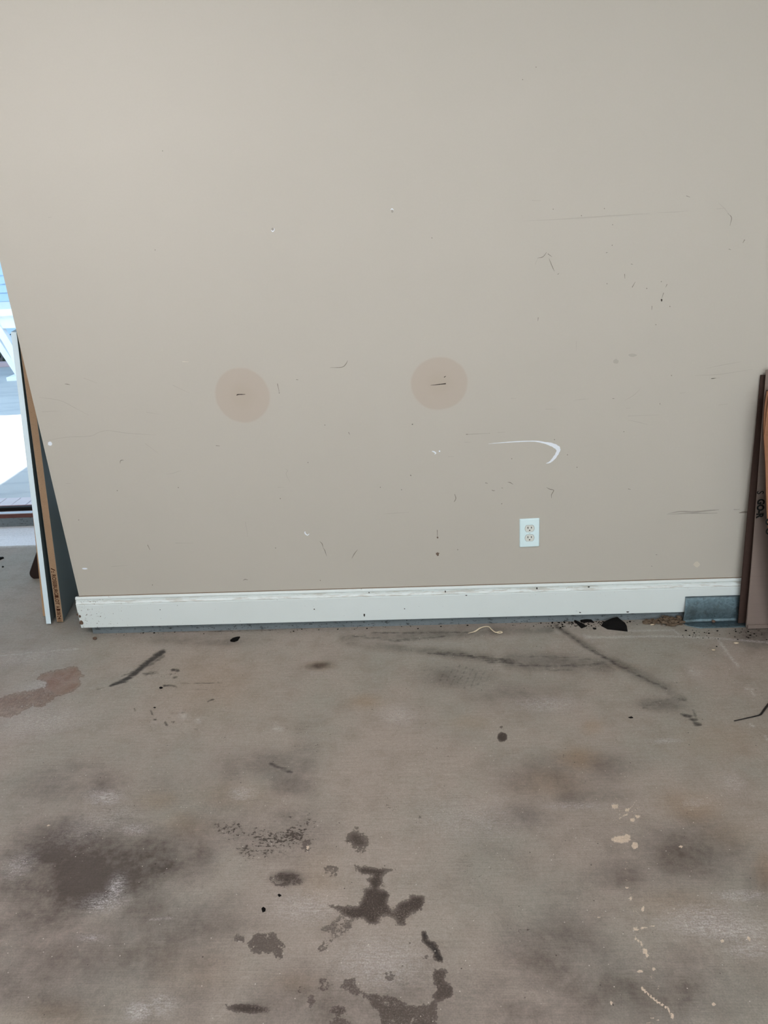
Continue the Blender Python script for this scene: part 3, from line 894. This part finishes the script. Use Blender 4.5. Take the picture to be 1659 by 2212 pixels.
M_PART = particle_material('particleboard_edge', (168, 142, 114), (146, 119, 94), (92, 68, 52))
M_RAW = particle_material('raw_pine_board', (196, 164, 130), (182, 148, 114), (150, 116, 84))
M_MELA = plain('slate_grey_melamine', (112, 127, 129), 0.02, 4, 0.4, 0.4)
M_BAND = plain('white_edge_band', (226, 245, 254), 0.015, 12, 0.4, 0.4)
M_INK = plain('brown_ink', (66, 38, 24), 0.15, 200, 0.9, 0.1)


def board_frame(name, corner, slope, plan):
    """Empty whose x runs right across the thickness, y back along the depth, z up the board"""
    ez = Vector((slope, 0, 1)).normalized()
    ey = Vector((plan[0], plan[1], 0)).normalized()
    ey = (ey - ez * ey.dot(ez)).normalized()
    ex = ey.cross(ez)
    e = empty(name)
    e.matrix_world = Matrix([[ex[i], ey[i], ez[i], corner[i]] for i in range(3)] + [[0, 0, 0, 1]])
    return e


PLAN = (-0.10, 0.985)
pb = tag(board_frame('shelf_board', (-1.5285, 0.096, 0.0045), 0.105, (-0.17, 0.985)), 'grey-faced shelf board with raw printed particleboard edge, nearest the wall end', 'board', 'boards leaning on the wall end')
T, LEN, DEP = 0.0265, 1.36, 0.30
link('core', boxm('core', (-T + 0.0006, 0, 0), (-0.0006, DEP, LEN)), M_PART, pb)
link('laminate', boxm('lam', (-0.0006, 0.0003, 0.0), (0.0, DEP, LEN)), M_MELA, pb)
link('laminate', boxm('lam', (-T, 0.0003, 0.0), (-T + 0.0006, DEP, LEN)), M_MELA, pb)


def down_text(body, size, length, parent, x, z, mat, name='printed_text', y=-0.0006):
    """lettering that reads downwards, tops to the right, on a face looking along -y, fitted to a length"""
    me_ = text_mesh(name, body, size, bold=0.0004)
    lo, hi = min(v.co.x for v in me_.vertices), max(v.co.x for v in me_.vertices)
    for v in me_.vertices:
        u, w = (v.co.x - lo) / (hi - lo) * length, v.co.y
        v.co = Vector((x + w, y, z - u))
    return link(name, me_, mat, parent)


for body, z, ln in (('/:', 0.254, 0.022), ('ROSEBURG', 0.223, 0.095), ('LOT', 0.1165, 0.034), ('A', 0.0765, 0.0105), ('08/24/1', 0.0515, 0.048)):
    down_text(body, 0.0205, ln, pb, -0.0212, z, M_INK)
for z in (0.1225, 0.0585):
    link('printed_block', boxm('b', (-0.0212, -0.0006, z - 0.0045), (-0.0065, 0.0, z + 0.0040)), M_INK, pb)

wb = tag(board_frame('shelf_board', (-1.5755, 0.082, 0.0045), 0.122, (-0.19, 0.985)), 'leaning shelf board with a clean white edge band, between the two tan edges', 'board', 'boards leaning on the wall end')
link('panel', boxm('panel', (-0.0190, 0.001, 0), (0, 0.30, 1.205)), M_MELA, wb)
link('edge_band', boxm('band', (-0.0190, 0.0, 0.0), (0.0, 0.001, 1.205)), M_BAND, wb)
rw = tag(board_frame('shelf_board', (-1.6200, 0.147, 0.0045), 0.142, (-0.22, 0.985)), 'bare tan board, leftmost of the three leaning boards, mostly behind the white edge', 'board', 'boards leaning on the wall end')
link('panel', boxm('panel', (-0.0190, 0.0, 0), (0, 0.28, 0.62)), M_RAW, rw)

# dark rounded rail leaning further back
M_DARK = plain('dark_brown_stain', (40, 24, 20), 0.25, 20, 0.45, 0.4)
out = []
for a in np.linspace(math.pi, 1.5 * math.pi, 7):
    out.append((0.028 + 0.028 * math.cos(a), 0.028 + 0.028 * math.sin(a)))
for a in np.linspace(1.5 * math.pi, 2 * math.pi, 5):
    out.append((0.055 + 0.012 * math.cos(a), 0.012 + 0.012 * math.sin(a)))
out += [(0.067, 0.86), (0.0, 0.86)]
rail = link('dark_rail', prism('rail', out, 'y', 0.0, 0.09, 0.003), M_DARK)
rail.location = (-1.889, 0.515, 0.012)
rail.rotation_euler = (0, math.radians(29.5), 0)
tag(rail, 'dark brown rail with rounded foot poking out behind the leaning boards', 'rail')

# ------------------------------------------------------------------ flattened cardboard at the right
def cardboard_material(name, a, b, stripe=True):
    m = NT(name, 0.85, 0.15)
    c = m.mix(m.noise(6, 5), lin(a), lin(b))
    c = m.mix(m.math('MULTIPLY', m.noise(240, 3), 0.25), c, tuple(v * 0.7 for v in lin(a)))
    f = m.noise(1.0, 3, 0.5, m.scaled((3, 3, 160)))
    c = m.mix(m.math('MULTIPLY', m.step(f, 0.5, 0.7), 0.12), c, tuple(v * 0.6 for v in lin(b)))
    m.color(c)
    m.bump(f, 0.12, 0.001)
    return m.m


M_CARD_G = cardboard_material('greyish_cardboard', (134, 121, 113), (124, 112, 104))
M_CARD_O = cardboard_material('orange_brown_cardboard', (148, 108, 82), (136, 97, 72))
M_CARD_D = cardboard_material('brown_cardboard', (68, 53, 47), (60, 46, 41))
M_CARD_E = plain('cut_cardboard_edge', (186, 156, 132), 0.2, 300, 0.9, 0.1)
M_PRINT = plain('black_print', (22, 26, 24), 0.1, 100, 0.9, 0.1)


def sheet(name, left_edge, width, th, wob=0.0, seed=0, nz=40, rag=0.0):
    """cardboard sheet: a left edge through 3-D points (bottom to top), running to the right; slightly wavy, ragged cut edge"""
    P = np.array(smooth_path(left_edge, 12)) if len(left_edge) > 2 else np.linspace(left_edge[0], left_edge[1], nz)
    nzz = len(P)
    nxx = 14
    v, f = [], []
    for side in (0, 1):
        for i in range(nzz):
            for j in range(nxx):
                u = j / (nxx - 1)
                x = P[i][0] + width * u + (rag * (random.random() - 0.5) if j == 0 and side == 0 else 0)
                y = P[i][1] + wob * math.sin(i * 0.09 + seed) * math.sin(math.pi * u * 1.3 + seed) + side * th
                v.append((x, y, P[i][2]))
    N = nzz * nxx
    for s in (0, 1):
        for i in range(nzz - 1):
            for j in range(nxx - 1):
                a = s * N + i * nxx + j
                f.append([a, a + 1, a + nxx + 1, a + nxx] if s == 0 else [a, a + nxx, a + nxx + 1, a + 1])
    def strip(ids):
        for a, b in zip(ids[:-1], ids[1:]):
            f.append([a, N + a, N + b, b])
    strip([j for j in range(nxx)][::-1])
    strip([(nzz - 1) * nxx + j for j in range(nxx)])
    strip([i * nxx for i in range(nzz)])
    strip([i * nxx + nxx - 1 for i in range(nzz)][::-1])
    return pydata(name, v, f)


d_bot, d_top = (1.186, -0.0520, 0.0040), (1.157, -0.0120, 0.952)
cd = link('cardboard_sheet', sheet('cardboard', [d_bot, (1.1705, -0.0400, 0.40), d_top], 0.50, 0.0045, 0.002, 1.0), M_CARD_D)
tag(cd, 'dark brown flattened carton closest to the wall, behind the printed grey carton', 'cardboard', 'flattened cartons by the wall')
g_bot, g_top = (1.2035, -0.0860, 0.0035), (1.1655, -0.0260, 0.972)
cg = tag(empty('cardboard_sheet'), 'greyish flattened carton with green-black printing, between brown and orange cartons', 'cardboard', 'flattened cartons by the wall')
link('front_layer', sheet('layer', [g_bot, (1.190, -0.0620, 0.38), g_top], 0.52, 0.0042, 0.002, 2.0, rag=0.0015), M_CARD_G, cg)
link('rear_layer', sheet('layer', [(1.2035, -0.0812, 0.0035), (1.193, -0.0572, 0.38), (1.1685, -0.0212, 0.968)], 0.50, 0.0042, 0.002, 2.0, rag=0.0015), M_CARD_G, cg)
link('folded_flap', boxm('flap', (1.2045, -0.0925, 0.0035), (1.70, -0.0880, 0.018), 0.001), M_CARD_G, cg)


def print_on(parent, body, size, px, py, yy, squeeze=1.0, bold=False):
    """print reading downwards on a leaning carton; anchor given where it shows in the photograph"""
    p = on_wall(px, py, yy)
    me_ = text_mesh('printed_text', body, size, bold=0.0016 if bold else 0.0003)
    lean = 0.062
    for v in me_.vertices:
        u, w = v.co.x * squeeze, v.co.y
        v.co = Vector((p[0] + w + u * 0.03, p[1] - u * lean, p[2] - u))
    return link('printed_text', me_, M_PRINT, parent)


print_on(cg, 'S', 0.034, 1635.5, 1060.5, -0.0690, 0.8)
print_on(cg, 'GO-R', 0.033, 1637.5, 1078, -0.0715, 0.86, True)

o_edge = [(1.300, -0.178, 0.004), (1.252, -0.166, 0.18), (1.212, -0.150, 0.36), (1.186, -0.138, 0.50), (1.165, -0.124, 0.66), (1.149, -0.112, 0.775), (1.146, -0.100, 0.85), (1.149, -0.092, 0.915)]
co_ = tag(empty('cardboard_sheet'), 'orange-brown flattened carton with black round print, foremost at the right', 'cardboard', 'flattened cartons by the wall')
link('panel', sheet('panel', o_edge, 0.55, 0.0045, 0.004, 0.5), M_CARD_O, co_)
link('rear_panel', sheet('panel', [(p[0] + 0.003 + 0.012 * (i < 3), p[1] + 0.012, p[2]) for i, p in enumerate(o_edge)], 0.55, 0.0045, 0.003, 0.7), M_CARD_D, co_)
link('flap', sheet('flap', [(1.1478, -0.118, 0.775), (1.150, -0.108, 0.85), (1.153, -0.099, 0.905)], 0.5, 0.003, 0.002, 0.2), M_CARD_O, co_)
for (px, py) in ((1661, 1124.5), (1661.5, 1145)):
    p = on_wall(px, py, -0.147)
    me_ = text_mesh('printed_text', 'O', 0.030, bold=0.0015)
    for v in me_.vertices:
        v.co = Vector((p[0] + v.co.y - 0.010, p[1] - v.co.x * 0.09, p[2] - v.co.x + 0.008))
    link('printed_text', me_, M_PRINT, co_)

# ------------------------------------------------------------------ galvanised flashing
def galv_material():
    m = NT('galvanised_steel', 0.36, 0.5, 0.85)
    vd, vc = m.voro(130)
    sp = m.n('ShaderNodeSeparateColor')
    m.put(sp.inputs[0], vc)
    c = m.mix(sp.outputs[0], lin((94, 112, 120)), lin((112, 133, 141)))
    c = m.mix(m.math('MULTIPLY', m.step(m.noise(40, 6, 0.7), 0.54, 0.68), 0.6), c, lin((84, 92, 94)))
    c = m.mix(m.step(m.noise(120, 4), 0.68, 0.72), c, lin((40, 40, 40)))
    m.color(c)
    m.put(m.b.inputs['Roughness'], m.step(m.noise(25, 5), 0.3, 0.7, 0.28, 0.5))
    return m.m


fx0, fx1 = 0.985, 1.62
v, f = [], []
NXF = 40
for i in range(NXF):
    u = i / (NXF - 1)
    x = fx0 + (fx1 - fx0) * u ** 1.6
    curl = 0.012 * math.exp(-((x - fx0) / 0.028) ** 2)                   # the cut end bows out
    rows = []
    for j in range(9):
        t = j / 8
        z = 0.0035 + 0.1035 * t
        bend = 0.004 * math.sin(t * math.pi)
        rows.append((x - 0.004 * math.sin(t * 3.0 + 2.2) * math.exp(-(x - fx0) / 0.02), -0.030 + 0.0130 * t - curl * (0.6 - 0.6 * t) - bend, z))
    fl = 0.046 * min(1.0, math.sqrt(max(0.0, (x - fx0) / 0.05)))          # flange with a rounded corner
    fl_pts = [(x, -0.030 - curl * 0.6 - fl * t, 0.0035 - 0.0027 * t + 0.0004) for t in (0.12, 0.4, 0.7, 1.0)]
    col = fl_pts[::-1] + rows
    v += col
K = len(col)
for i in range(NXF - 1):
    for j in range(K - 1):
        f.append([i * K + j, (i + 1) * K + j, (i + 1) * K + j + 1, i * K + j + 1])
fl_me = pydata('flashing', v, f, True)
fl_o = link('metal_flashing', fl_me, galv_material())
sol = fl_o.modifiers.new('thickness', 'SOLIDIFY')
sol.thickness = 0.0007
sol.offset = 0
tag(fl_o, 'bent strip of galvanised metal flashing leaning on the baseboard under the cartons', 'flashing')

# ------------------------------------------------------------------ litter along the wall
M_BLACK = plain('black_rubber', (15, 14, 14), 0.3, 300, 0.9, 0.15, bump=0.5)
M_BLACKW = plain('black_crumb', (15, 14, 13), 0.3, 300, 0.95, 0.1, bump=0.5)


def flake(name, pix, z0, tilt, mat, label=None, cat=None, group=None, th=0.004):
    """thin torn scrap lying on the floor: outline traced where it touches the floor"""
    P = [on_floor(x, y) for x, y in pix]
    c = np.mean(P, 0)
    v = []
    n = len(P)
    for p in P:
        z = z0 + tilt * max(0, (p[1] - c[1])) * 8 * 0.1
        v.append((p[0] - c[0], p[1] - c[1], z))
    v2 = [(a * 0.92, b * 0.92, z + th * (0.8 + 0.5 * random.random())) for a, b, z in v]
    me_ = pydata(name, v + v2 + [(0, 0, z0 + th * 1.5)], [[i, (i + 1) % n, n + (i + 1) % n, n + i] for i in range(n)] + [[n + i, n + (i + 1) % n, 2 * n] for i in range(n)] + [list(range(n))[::-1]])
    o = link(name, me_, mat)
    o.location = (c[0], c[1], 0)
    if label:
        tag(o, label, cat, group)
    return o


# the big black scrap stands up a little against the footing: a faceted wedge
P = [on_floor(1298, 1352), on_floor(1312, 1359.5), on_floor(1356, 1364.5), on_floor(1354, 1352), on_floor(1340, 1346), on_floor(1305, 1347)]
tops = [(on_floor(1304, 1343, 0.008)), (on_floor(1315, 1350, 0.010)), (on_floor(1345, 1356, 0.010)), (on_floor(1350, 1345, 0.012)), (on_floor(1331, 1327.5, 0.022)), (on_floor(1322, 1334, 0.018))]
cc = np.mean(P, 0)
tops = [np.array([t[0], min(t[1], -0.012), t[2]]) for t in tops]
v = [p - cc for p in P] + [t - cc for t in tops] + [np.mean(tops, 0) - cc + np.array([0, 0, 0.004])]
me_ = pydata('scrap', v, [[i, (i + 1) % 6, 6 + (i + 1) % 6, 6 + i] for i in range(6)] + [[6 + i, 6 + (i + 1) % 6, 12] for i in range(6)] + [list(range(6))[::-1]])
sc_o = link('rubber_scrap', me_, M_BLACK)
sc_o.location = tuple(cc)
tag(sc_o, 'large black triangular rubber scrap below the baseboard', 'scrap')
flake('rubber_scrap', [(1251, 1339), (1263, 1336.5), (1276, 1339), (1284, 1346), (1273, 1344), (1262, 1346), (1255, 1344)], 0.0, 0, M_BLACK, 'flat black rubber scrap left of the big black triangle, upper of two', 'scrap', 'small black scraps', 0.006)
flake('rubber_scrap', [(1239, 1341), (1248, 1344), (1262, 1350), (1266, 1354), (1256, 1357.5), (1249, 1351)], 0.0, 0, M_BLACK, 'slanting black rubber scrap left of the big black triangle, lower of two', 'scrap', 'small black scraps', 0.005)
flake('rubber_scrap', [(1280, 1357), (1288, 1357.5), (1288, 1359.5), (1283, 1360)], 0.0, 0, M_BLACK, 'tiny black scrap just left of the big black triangle', 'scrap', 'small black scraps', 0.003)
flake('leaf_flake', [(497, 1384), (503, 1379), (512, 1377), (519, 1376), (514, 1384), (506, 1387), (498, 1386)], 0.0, 0, M_BLACKW, 'black flake on the floor below the left part of the baseboard', 'flake', None, 0.004)
flake('leaf_flake', [(-8, 1209), (0, 1205), (8, 1204), (9, 1206), (2, 1209), (-6, 1213)], 0.0, 0, M_BLACKW, 'black curled flake at the left picture edge near the doorway', 'flake', None, 0.005)
flake('leaf_flake', [(4, 1225), (7, 1223), (9, 1225), (5, 1226)], 0.0, 0, M_BLACKW, 'tiny black speck below the curled flake near the doorway', 'flake', None, 0.003)
flake('rubber_crumb', [(565, 1964), (569, 1961), (574, 1964), (573, 1969), (567, 1971)], 0.0, 0, M_BLACKW, 'larger of two black crumbs on the concrete left of the oil stain', 'crumb', 'loose black crumbs', 0.004)
flake('rubber_crumb', [(600, 1934), (603, 1932), (608, 1935), (603, 1938)], 0.0, 0, M_BLACKW, 'smaller of two black crumbs on the concrete left of the oil stain', 'crumb', 'loose black crumbs', 0.003)
flake('rubber_crumb', [(344, 1486), (348, 1484.5), (352, 1486), (349, 1488), (345, 1488)], 0.0, 0, M_BLACKW, 'black crumb on the concrete beside the long black rubber streak', 'crumb', 'loose black crumbs', 0.003)
flake('rubber_crumb', [(331, 1529), (334, 1528), (337, 1529), (334, 1530)], 0.0, 0, M_BLACKW, 'black crumb on the floor straight below the black rubber streak', 'crumb', 'loose black crumbs', 0.002)
flake('rubber_crumb', [(1357, 1550), (1364, 1548.5), (1368, 1551), (1362, 1552)], 0.0, 0, M_BLACKW, 'flat black crumb left of the sooty smudge on the right', 'crumb', 'loose black crumbs', 0.002)
for (px, py, s, lb) in ((205.5, 1381, 0.0085, 'small brown dirt clod on the floor below the left end of the baseboard'), (1541, 1346, 0.007, 'brown dirt clod lying on the flange of the metal flashing')):
    o = link('dirt_clod', lump('clod', s, s * 0.8, s * 0.8, px), M_CLOD)
    p = on_floor(px, py)
    o.location = (p[0], p[1], 0.0 if px < 1000 else 0.003)
    tag(o, lb, 'dirt clod', 'dirt clods')

# heap of brown debris at the flashing: countless bits, one object
M_HEAP = NT('brown_debris', 0.95, 0.1)
hc = M_HEAP.mix(M_HEAP.noise(90, 5), lin((78, 68, 58)), lin((116, 101, 85)))
hc = M_HEAP.mix(M_HEAP.step(M_HEAP.noise(180, 4), 0.60, 0.68), hc, lin((54, 40, 30)))
M_HEAP.color(hc)
M_HEAP.bump(M_HEAP.noise(250, 4), 0.6, 0.002)
bmh = bmesh.new()
rnd = random.Random(9)
def add_lump(bm_, c, s, sd):
    g = bmesh.ops.create_icosphere(bm_, subdivisions=1, radius=1)
    for vv in g['verts']:
        k = 1 + 0.5 * mnoise.noise(vv.co * 2 + Vector((sd, sd * 2, 0)))
        vv.co = Vector((c[0] + vv.co.x * s[0] * k, c[1] + vv.co.y * s[1] * k, max(0.0, c[2] + vv.co.z * s[2] * k)))
for k in range(150):
    u = rnd.random()
    x = 0.845 + 0.135 * (1 - (1 - u) ** 1.2)
    hgt = 0.024 * math.exp(-((x - 0.935) / 0.055) ** 2) + 0.003
    y = -0.010 - 0.045 * rnd.random() * (0.4 + 0.6 * math.exp(-((x - 0.94) / 0.06) ** 2))
    z = hgt * rnd.random() * max(0.15, 1 - abs(y + 0.016) / 0.05)
    s = 0.003 + 0.006 * rnd.random() ** 2
    add_lump(bmh, (x, y, z), (s * (1 + rnd.random()), s, s * 0.8), k)
for (x, y, z, s) in ((0.925, -0.024, 0.010, 0.014), (0.948, -0.034, 0.007, 0.012), (0.905, -0.018, 0.006, 0.010), (0.968, -0.022, 0.009, 0.011), (0.885, -0.022, 0.004, 0.008)):
    add_lump(bmh, (x, y, z), (s, s * 0.8, s * 0.8), x * 50)
mh = bpy.data.meshes.new('debris')
bmh.to_mesh(mh)
bmh.free()
hp = link('debris_heap', mh, M_HEAP.m)
tag(hp, 'heap of crumbly brown debris between the black scrap and the flashing', 'debris', kind='stuff')

# loose dark grit along the wall foot
bmg = bmesh.new()
for k in range(260):
    r1 = rnd.random()
    if r1 < 0.55:
        x = rnd.gauss(0.62, 0.10)
        y = -0.004 - abs(rnd.gauss(0, 0.022))
    elif r1 < 0.8:
        x = rnd.uniform(-1.3, 0.9)
        y = -0.004 - abs(rnd.gauss(0, 0.012))
    else:
        x = rnd.uniform(0.95, 1.25)
        y = -0.085 - abs(rnd.gauss(0, 0.05))
    s = 0.0012 + 0.0022 * rnd.random() ** 3
    add_lump(bmg, (x, y, s * 0.4), (s * 1.4, s, s * 0.7), k)
mg = bpy.data.meshes.new('grit')
bmg.to_mesh(mg)
bmg.free()
gr = link('floor_grit', mg, M_BLACKW)
tag(gr, 'fine dark grit scattered along the foot of the wall', 'grit', kind='stuff')

# crumbs of pale plaster
M_CRUMB = plain('pale_plaster', (206, 192, 168), 0.12, 200, 0.9, 0.1)
for (px, py, s, lb) in ((1409, 1350, 0.007, 'pale plaster crumb in front of the brown debris heap'), (1590, 1390, 0.008, 'pale plaster crumb on the floor below the grey carton'), (1541, 1405, 0.007, 'pale plaster crumb on the floor below the metal flashing')):
    o = link('plaster_crumb', lump('crumb', s, s * 0.5, s * 0.35, px, 2), M_CRUMB)
    p = on_floor(px, py)
    o.location = (p[0], p[1], 0)
    tag(o, lb, 'crumb', 'plaster crumbs')

# frayed cream cord, lying in a loop
M_CORD = plain('cream_cord', (218, 206, 180), 0.08, 300, 0.9, 0.1, bump=0.4)
sp_ = [on_floor(x, y, z) for (x, y, z) in ((1011, 1368, 0.003), (1026, 1364, 0.003), (1036, 1357.5, 0.0035), (1046, 1353.8, 0.004), (1056, 1354, 0.004), (1062, 1360, 0.0035), (1071, 1366, 0.003), (1080, 1364, 0.003), (1085, 1366, 0.003), (1080, 1367.5, 0.003), (1074, 1367, 0.003))]
sp_ = smooth_path(sp_, 6)
rad = [0.0023 * (0.45 + 0.55 * min(1, i / 6)) * (1.25 if 5 < i < 14 else 0.95) for i in range(len(sp_))]
c0 = np.array([sp_[20][0], sp_[20][1], 0])
cord = link('cord_scrap', tube('cord', [p - c0 for p in sp_], rad, 8), M_CORD)
cord.location = tuple(c0)
tag(cord, 'short curled scrap of cream cord on the floor below the baseboard', 'cord')

# bent black rod entering at the right
a, b, c = on_floor(1586, 1556.5, 0.003), on_floor(1643, 1543.5, 0.004), on_floor(1659, 1521, 0.006)
d = c + (c - b) * 6
pts = [a, a + (b - a) * 0.03] + [a + (b - a) * t for t in (0.3, 0.6, 0.93)] + [b + (c - b) * 0.06] + [b + (c - b) * t for t in (0.3, 1.0, 2.0, 4.0, 7.0)]
rods = [0.0014, 0.0017, 0.0017, 0.0019, 0.0022, 0.0030, 0.0034, 0.0036, 0.0036, 0.0036, 0.0036]
rod = link('metal_rod', tube('rod', [np.array([p[0], p[1], r + 0.0002]) - np.array([b[0], b[1], 0]) for p, r in zip(pts, rods)], rods, 10), plain('black_metal', (22, 20, 22), 0.15, 60, 0.4, 0.5))
rod.location = (b[0], b[1], 0)
tag(rod, 'thin bent black metal rod lying on the floor at the right', 'rod')

# ------------------------------------------------------------------ side doorway
M_SILL = plain('brown_door_sill', (98, 62, 56), 0.2, 30, 0.6)
M_ALU = plain('aluminium_threshold', (200, 202, 206), 0.04, 30, 0.35, 0.5, 0.6)
M_SEAL = plain('black_weather_seal', (24, 22, 22), 0.1, 30, 0.8)
struct('wall_door_curb', boxm('curb', (-4.2, DOOR_Y, 0), (X0 - 0.0005, DOOR_Y + 0.14, 0.052)), M_FOOT, 'grey concrete curb below the side doorway')
sill = struct('trim_1', boxm('sill', (-3.2, DOOR_Y - 0.004, 0.052), (X0 - 0.001, DOOR_Y + 0.14, 0.075), 0.002), M_SILL, 'reddish brown wooden sill of the side doorway')
link('threshold_strip', boxm('strip', (-3.2, DOOR_Y - 0.002, 0.075), (X0 - 0.001, DOOR_Y + 0.03, 0.080)), M_ALU, sill)
link('weather_seal', boxm('seal', (-3.2, DOOR_Y + 0.05, 0.075), (X0 - 0.001, DOOR_Y + 0.075, 0.094)), M_SEAL, sill)
flake('leaf_flake', [(52, 1133), (56, 1131), (63, 1131.5), (62, 1133.5), (56, 1135)], 0.004, 0, M_BLACKW, 'black leaf flake against the concrete curb of the doorway', 'flake', None, 0.007)

# ------------------------------------------------------------------ outside: patio, table, house
def patio_material():
    m = NT('patio_concrete', 0.85, 0.2)
    c = m.mix(m.noise(2.2, 6), lin((206, 208, 208)), lin((186, 190, 192)))
    c = m.mix(m.math('MULTIPLY', m.step(m.noise(1, 4, 0.6, m.scaled((2, 9, 1))), 0.5, 0.66), 0.35), c, lin((160, 166, 172)))
    c = m.mix(m.math('MULTIPLY', m.noise(150, 3), 0.25), c, lin((140, 140, 140)))
    m.color(c)
    m.bump(m.noise(60, 5), 0.3, 0.004)
    return m.m


patio = struct('ground_patio', boxm('patio', (-14, DOOR_Y + 0.14, -0.12), (6, 6.25, 0.0)), patio_material(), 'pale concrete patio outside the side doorway')
M_BRICK = plain('pale_paving_brick', (216, 208, 212), 0.06, 20, 0.85, 0.2, bump=0.3)
bme = boxm('brick', (-0.043, -0.095, 0), (0.043, 0.095, 0.012), 0.004)
for k in range(24):
    o = link('brick', bme, M_BRICK, patio)
    o.location = (-3.42 + k * 0.0905, 1.515, 0.0 + 0.0015 * random.random())
    o.rotation_euler = (0, 0, 0.015 * (random.random() - 0.5))

# light blue lap-sided house wall
M_SIDE = plain('light_blue_siding', (198, 224, 246), 0.03, 6, 0.7)
hs = struct('wall_neighbour_house', boxm('house', (-12, 8.06, -0.1), (2, 8.3, 3.4)), M_SIDE, 'light blue lap-sided house across the patio')
lap_me = pydata('lap', [(-10, 0, 0), (1, 0, 0), (1, 0.028, 0.125), (-10, 0.028, 0.125), (-10, 0.04, 0), (1, 0.04, 0), (1, 0.04, 0.125), (-10, 0.04, 0.125)],
                [[0, 1, 2, 3], [4, 7, 6, 5], [0, 4, 5, 1], [3, 2, 6, 7], [0, 3, 7, 4], [1, 5, 6, 2]])
for k in range(26):
    o = link('lap_board', lap_me, M_SIDE, hs)
    o.location = (0, 8.02, 0.02 + k * 0.117)
struct('ground_bed', boxm('bed', (-14, 6.35, -0.12), (6, 8.06, 0.03)), plain('garden_soil', (120, 104, 96), 0.3, 20, 0.95))
struct('kerb_strip', boxm('kerb', (-14, 6.25, -0.05), (6, 6.35, 0.05)), plain('pinkish_kerb', (220, 196, 200), 0.05, 10, 0.9))

# unseen slabs added above the picture to shade parts of the patio
M_SHADE_SLAB = plain('shade_slab', (120, 112, 108), 0.1, 4, 0.9)
struct('shade_slab_side', boxm('slab_side', (-0.92, 1.31, 5.0), (6, 8.3, 5.1)), M_SHADE_SLAB)
struct('shade_slab_far', boxm('slab_far', (-9, 3.78, 5.0), (-0.92, 8.3, 5.1)), M_SHADE_SLAB)

# white patio table with splayed legs
tb = tag(empty('patio_table', (-5.0, 5.75, 0)), 'white patio table with splayed legs standing outside the doorway', 'table')
M_TAB = plain('white_table_paint', (240, 242, 244), 0.02, 8, 0.5)
link('table_top', boxm('top', (-0.80, -0.42, 0.69), (0.82, 0.42, 0.765), 0.006), M_TAB, tb)
for yy in (-0.36, 0.33):
    link('apron', boxm('apron', (-0.70, yy, 0.56), (0.74, yy + 0.03, 0.69)), M_TAB, tb)


def splayed(x0, z0, x1, z1, w, y0, th, mid=0.0):
    pts = []
    N = 9
    for i in range(N):
        t = i / (N - 1)
        x = x0 + (x1 - x0) * t + mid * math.sin(math.pi * t)
        z = z0 + (z1 - z0) * t
        pts.append((x, z))
    L = [(x - w / 2, z) for x, z in pts]
    Rr = [(x + w / 2, z) for x, z in pts][::-1]
    return prism('leg', L + Rr, 'y', y0, y0 + th, 0.002)


for (sx) in (1, -1):
    for yy in (-0.38, 0.31):
        link('leg', splayed(sx * 0.47, 0.66, sx * 0.66, 0.03, 0.085, yy, 0.07, sx * 0.03), M_TAB, tb)
    link('brace', splayed(sx * 0.36, 0.56, sx * 0.58, 0.03, 0.075, -0.30, 0.05), M_TAB, tb)
    link('foot_rail', boxm('foot', (min(sx * 0.48, sx * 0.72), -0.40, 0.0), (max(sx * 0.48, sx * 0.72), 0.40, 0.042), 0.003), M_TAB, tb)
link('stretcher', boxm('stretcher', (-0.60, -0.02, 0.30), (0.60, 0.02, 0.36), 0.002), M_TAB, tb)

# low shrub by the house
bms = bmesh.new()
for k in range(420):
    a, r = rnd.random() * 6.28, math.sqrt(rnd.random())
    x, y, z = -5.30 + 0.55 * r * math.cos(a), 6.62 + 0.22 * r * math.sin(a), 0.03 + 0.36 * rnd.random() * (1.1 - r * 0.6)
    s = 0.03 + 0.03 * rnd.random()
    dirv = Vector((rnd.uniform(-1, 1), rnd.uniform(-1, 1), rnd.uniform(0.0, 1))).normalized()
    side = dirv.cross(Vector((rnd.random(), rnd.random(), rnd.random()))).normalized()
    P_ = [Vector((x, y, z)), Vector((x, y, z)) + dirv * s * 0.5 + side * s * 0.3, Vector((x, y, z)) + dirv * s, Vector((x, y, z)) + dirv * s * 0.5 - side * s * 0.3]
    P_ = [Vector((p.x, min(p.y, 7.5), max(p.z, 0.03))) for p in P_]
    bms.faces.new([bms.verts.new(p) for p in P_])
ms = bpy.data.meshes.new('leaves')
bms.to_mesh(ms)
bms.free()
sh = empty('shrub', (0, 0, 0))
tag(sh, 'low dark green shrub growing behind the white patio table', 'shrub')
lv = link('foliage', ms, plain('dark_leaf', (70, 84, 66), 0.3, 30, 0.6), sh)
lv['kind'] = 'stuff'
for k in range(3):
    link('stem', tube('stem', [(-5.45 + 0.15 * k, 6.62, 0.02), (-5.47 + 0.18 * k, 6.63, 0.28)], 0.008, 6), M_DARK, sh)
